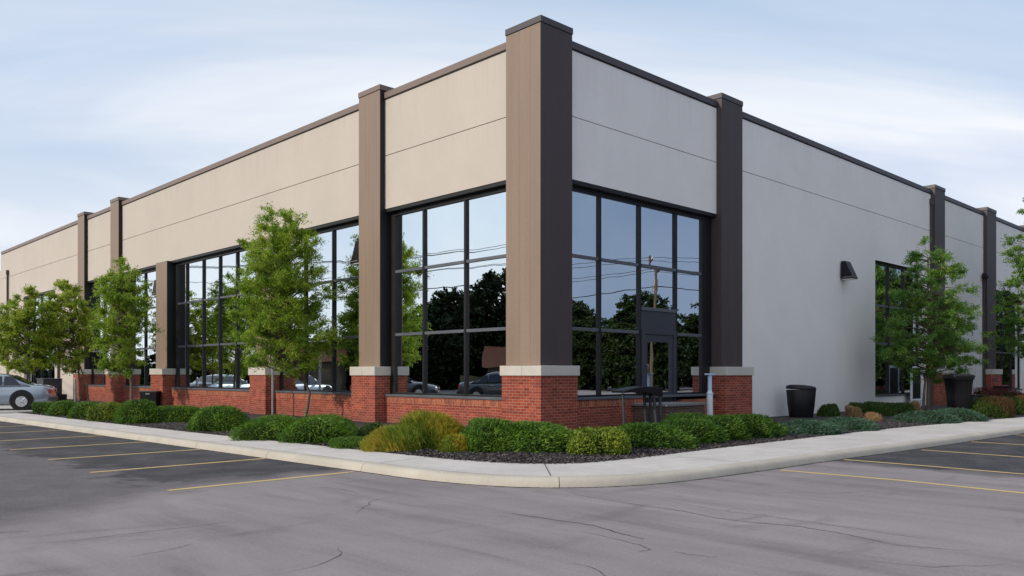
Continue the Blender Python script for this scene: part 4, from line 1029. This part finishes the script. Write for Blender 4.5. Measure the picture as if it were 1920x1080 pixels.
B_('creeping_juniper',13.7,-4.7,2.1,.42,'leaf_juniper','juniper','blue green creeping juniper under the right tree',group=G2,n=6500,lean=(.5,-.2))
B_('creeping_juniper',15.6,-4.9,2.0,.50,'leaf_juniper','juniper','blue green creeping juniper in front of the large wheeled bin',group=G2,n=6500,lean=(.5,-.2))
G3 = 'clipped boxwood hedges by the right wall'
B_('boxwood_hedge',14.1,-1.1,1.25,.56,'leaf_box','box','clipped boxwood just right of the slim litter bin','hedge',G3,n=5200,d=.7,rz=0)
B_('dry_grass_tuft',14.35,-1.95,.6,.46,'leaf_tan','grass','tan dry grass tuft between two boxwoods','grass tuft',n=1800,core='core_tan',ll=.16)
B_('boxwood_hedge',16.6,-1.05,.85,.58,'leaf_box','box','small rounded boxwood between two tan grass tufts','hedge',G3,n=3200,d=.7,rz=0)
B_('dry_grass_tuft',12.55,-3.35,.65,.36,'leaf_tan','grass','low tan grass tuft at the end of the second juniper','grass tuft',n=1700,core='core_tan',ll=.12)
B_('boxwood_hedge',16.35,-2.55,2.5,.62,'leaf_box','box','long clipped boxwood hedge under the right window','hedge',G3,n=9000,d=.9,rz=rad(-30))
B_('dry_grass_tuft',17.0,-3.1,.45,.70,'leaf_tan','grass','tan grass tuft between the right tree trunk and the wheeled bin','grass tuft',n=1300,core='core_tan',ll=.16)
B_('mixed_shrub',18.6,-5.0,2.0,.86,'leaf_red','grass','reddish green loose shrub right of the utility box',n=8000,lean=(.5,-.3),ll=.12,mat2='leaf_box')
B_('mixed_shrub',21.6,-4.9,1.8,.80,'leaf_box','grass','olive green loose shrub at the right end before the orange one',n=6000,ll=.12)
B_('orange_shrub',26.0,-4.3,1.1,.68,'leaf_orange','grass','pale orange shrub at the right edge of the picture',n=3200,core='core_tan',ll=.13)
B_('barberry_shrub',29.0,-2.6,2.4,1.1,'leaf_barb','box','dark red barberry shrub below the far right pilaster',n=6500)

# ================================================================= CAMERA, SKY, SUN
cam = bpy.data.cameras.new('camera'); co = bpy.data.objects.new('camera', cam); link(co)
x,y = W(0,0); co.location = (x,y,1.8); co.rotation_euler = (PI/2,0,math.atan2(-.6945,.7195))
cam.sensor_width = 36; cam.lens = 1559/1920*36; cam.shift_y = 159/1920; cam.clip_end = 2000; cam.clip_start = .1
scene.camera = co

SEL = rad(24); sx_,sy_ = -.955,.24
az = math.atan2(sy_,sx_); S = (math.cos(az)*math.cos(SEL), math.sin(az)*math.cos(SEL), math.sin(SEL))
sun = bpy.data.lights.new('sun','SUN'); so = bpy.data.objects.new('sun', sun); link(so)
import mathutils
so.rotation_euler = mathutils.Vector(S).to_track_quat('Z','Y').to_euler(); so.location = (-30,0,40)
sun.energy = 2.6; sun.angle = rad(.6); sun.color = (1.0,.87,.72)

world = bpy.data.worlds.new('World'); scene.world = world; world.use_nodes = True
nt = world.node_tree; nt.nodes.clear()
sky = nt.nodes.new('ShaderNodeTexSky'); sky.sky_type = 'NISHITA'; sky.sun_disc = False
sky.sun_elevation = SEL; sky.sun_rotation = (PI/2 - az) % (2*PI); sky.air_density = 1.0; sky.dust_density = 1.2; sky.ozone_density = 1.0
tc = nt.nodes.new('ShaderNodeTexCoord'); sp = nt.nodes.new('ShaderNodeSeparateXYZ'); nt.links.new(tc.outputs['Generated'], sp.inputs[0])
zc = mth(nt,'ADD', mth(nt,'MAXIMUM', sp.outputs[2], 0.0), .22)
cb = nt.nodes.new('ShaderNodeCombineXYZ')
nt.links.new(mth(nt,'DIVIDE', sp.outputs[0], zc), cb.inputs[0]); nt.links.new(mth(nt,'DIVIDE', sp.outputs[1], zc), cb.inputs[1])
mr = nt.nodes.new('ShaderNodeMapping'); mr.inputs['Rotation'].default_value = (0,0,rad(36)); nt.links.new(cb.outputs[0], mr.inputs[0])
mp = nt.nodes.new('ShaderNodeMapping'); mp.inputs['Scale'].default_value = (.5,1.15,1); mp.inputs['Location'].default_value = (3.1,.4,0)
nt.links.new(mr.outputs[0], mp.inputs[0])
n1 = noise(nt, mp.outputs[0], .9, 7, .52, .5); n2 = noise(nt, mp.outputs[0], .45, 3, .5)
cl = ramp(nt, mth(nt,'ADD', mth(nt,'MULTIPLY', n1, .65), mth(nt,'MULTIPLY', n2, .35)), [(.38,.10),(.49,.60),(.58,.98)])
mp2 = nt.nodes.new('ShaderNodeMapping'); mp2.inputs['Scale'].default_value = (.5,1.7,1)
nt.links.new(mr.outputs[0], mp2.inputs[0]); n3 = noise(nt, mp2.outputs[0], 1.0, 6, .5, .5)
ccol = ramp(nt, n3, [(.3,(5.6,6.3,7.5)),(.65,(8.0,8.3,8.9))])
ccol = nt.nodes.new('ShaderNodeMix'); ccol.data_type='RGBA'; ccol.inputs[6].default_value=(5.7,6.7,8.5,1); ccol.inputs[7].default_value=(9.7,9.75,10.0,1)
nt.links.new(ramp(nt, n3, [(.40,0.0),(.57,1.0)]), ccol.inputs[0])
# pale blue veil of high air, from the sky model itself
veil = mixc(nt, .75, sky.outputs[0], (5.5,7.0,9.0))
hz = ramp(nt, sp.outputs[2], [(0.0,.8),(.14,.45),(.30,0.0)])
mixed = mixc(nt, hz, mixc(nt, cl, veil, ccol.outputs[2]), (9.1,9.25,9.7))
# sky dimmed out of view, added so the right windows reflect darker
dp = nt.nodes.new('ShaderNodeVectorMath'); dp.operation='DOT_PRODUCT'; nt.links.new(tc.outputs['Generated'], dp.inputs[0]); dp.inputs[1].default_value = (.6,-.8,0)
dim = ramp(nt, mth(nt,'ADD', mth(nt,'MULTIPLY', dp.outputs['Value'], .5), .5), [(.70,(1,1,1)),(.92,(.30,.36,.47))])
mixed = mixc(nt, 1.0, mixed, dim, 'MULTIPLY')
dq = nt.nodes.new('ShaderNodeVectorMath'); dq.operation='DOT_PRODUCT'; nt.links.new(tc.outputs['Generated'], dq.inputs[0]); dq.inputs[1].default_value = (math.cos(az),math.sin(az),0)
mixed = mixc(nt, 1.0, mixed, ramp(nt, dq.outputs['Value'], [(.1,(1,1,1)),(.75,(1.05,1.06,1.05))]), 'MULTIPLY')
bg = nt.nodes.new('ShaderNodeBackground'); bg.inputs['Strength'].default_value = .105; nt.links.new(mixed, bg.inputs[0])
wo = nt.nodes.new('ShaderNodeOutputWorld'); nt.links.new(bg.outputs[0], wo.inputs[0])

scene.view_settings.view_transform = 'Standard'; scene.view_settings.look = 'None'; scene.view_settings.exposure = 0; scene.view_settings.gamma = 1
scene.cycles.max_bounces = 8; scene.cycles.glossy_bounces = 4; scene.cycles.transparent_max_bounces = 12
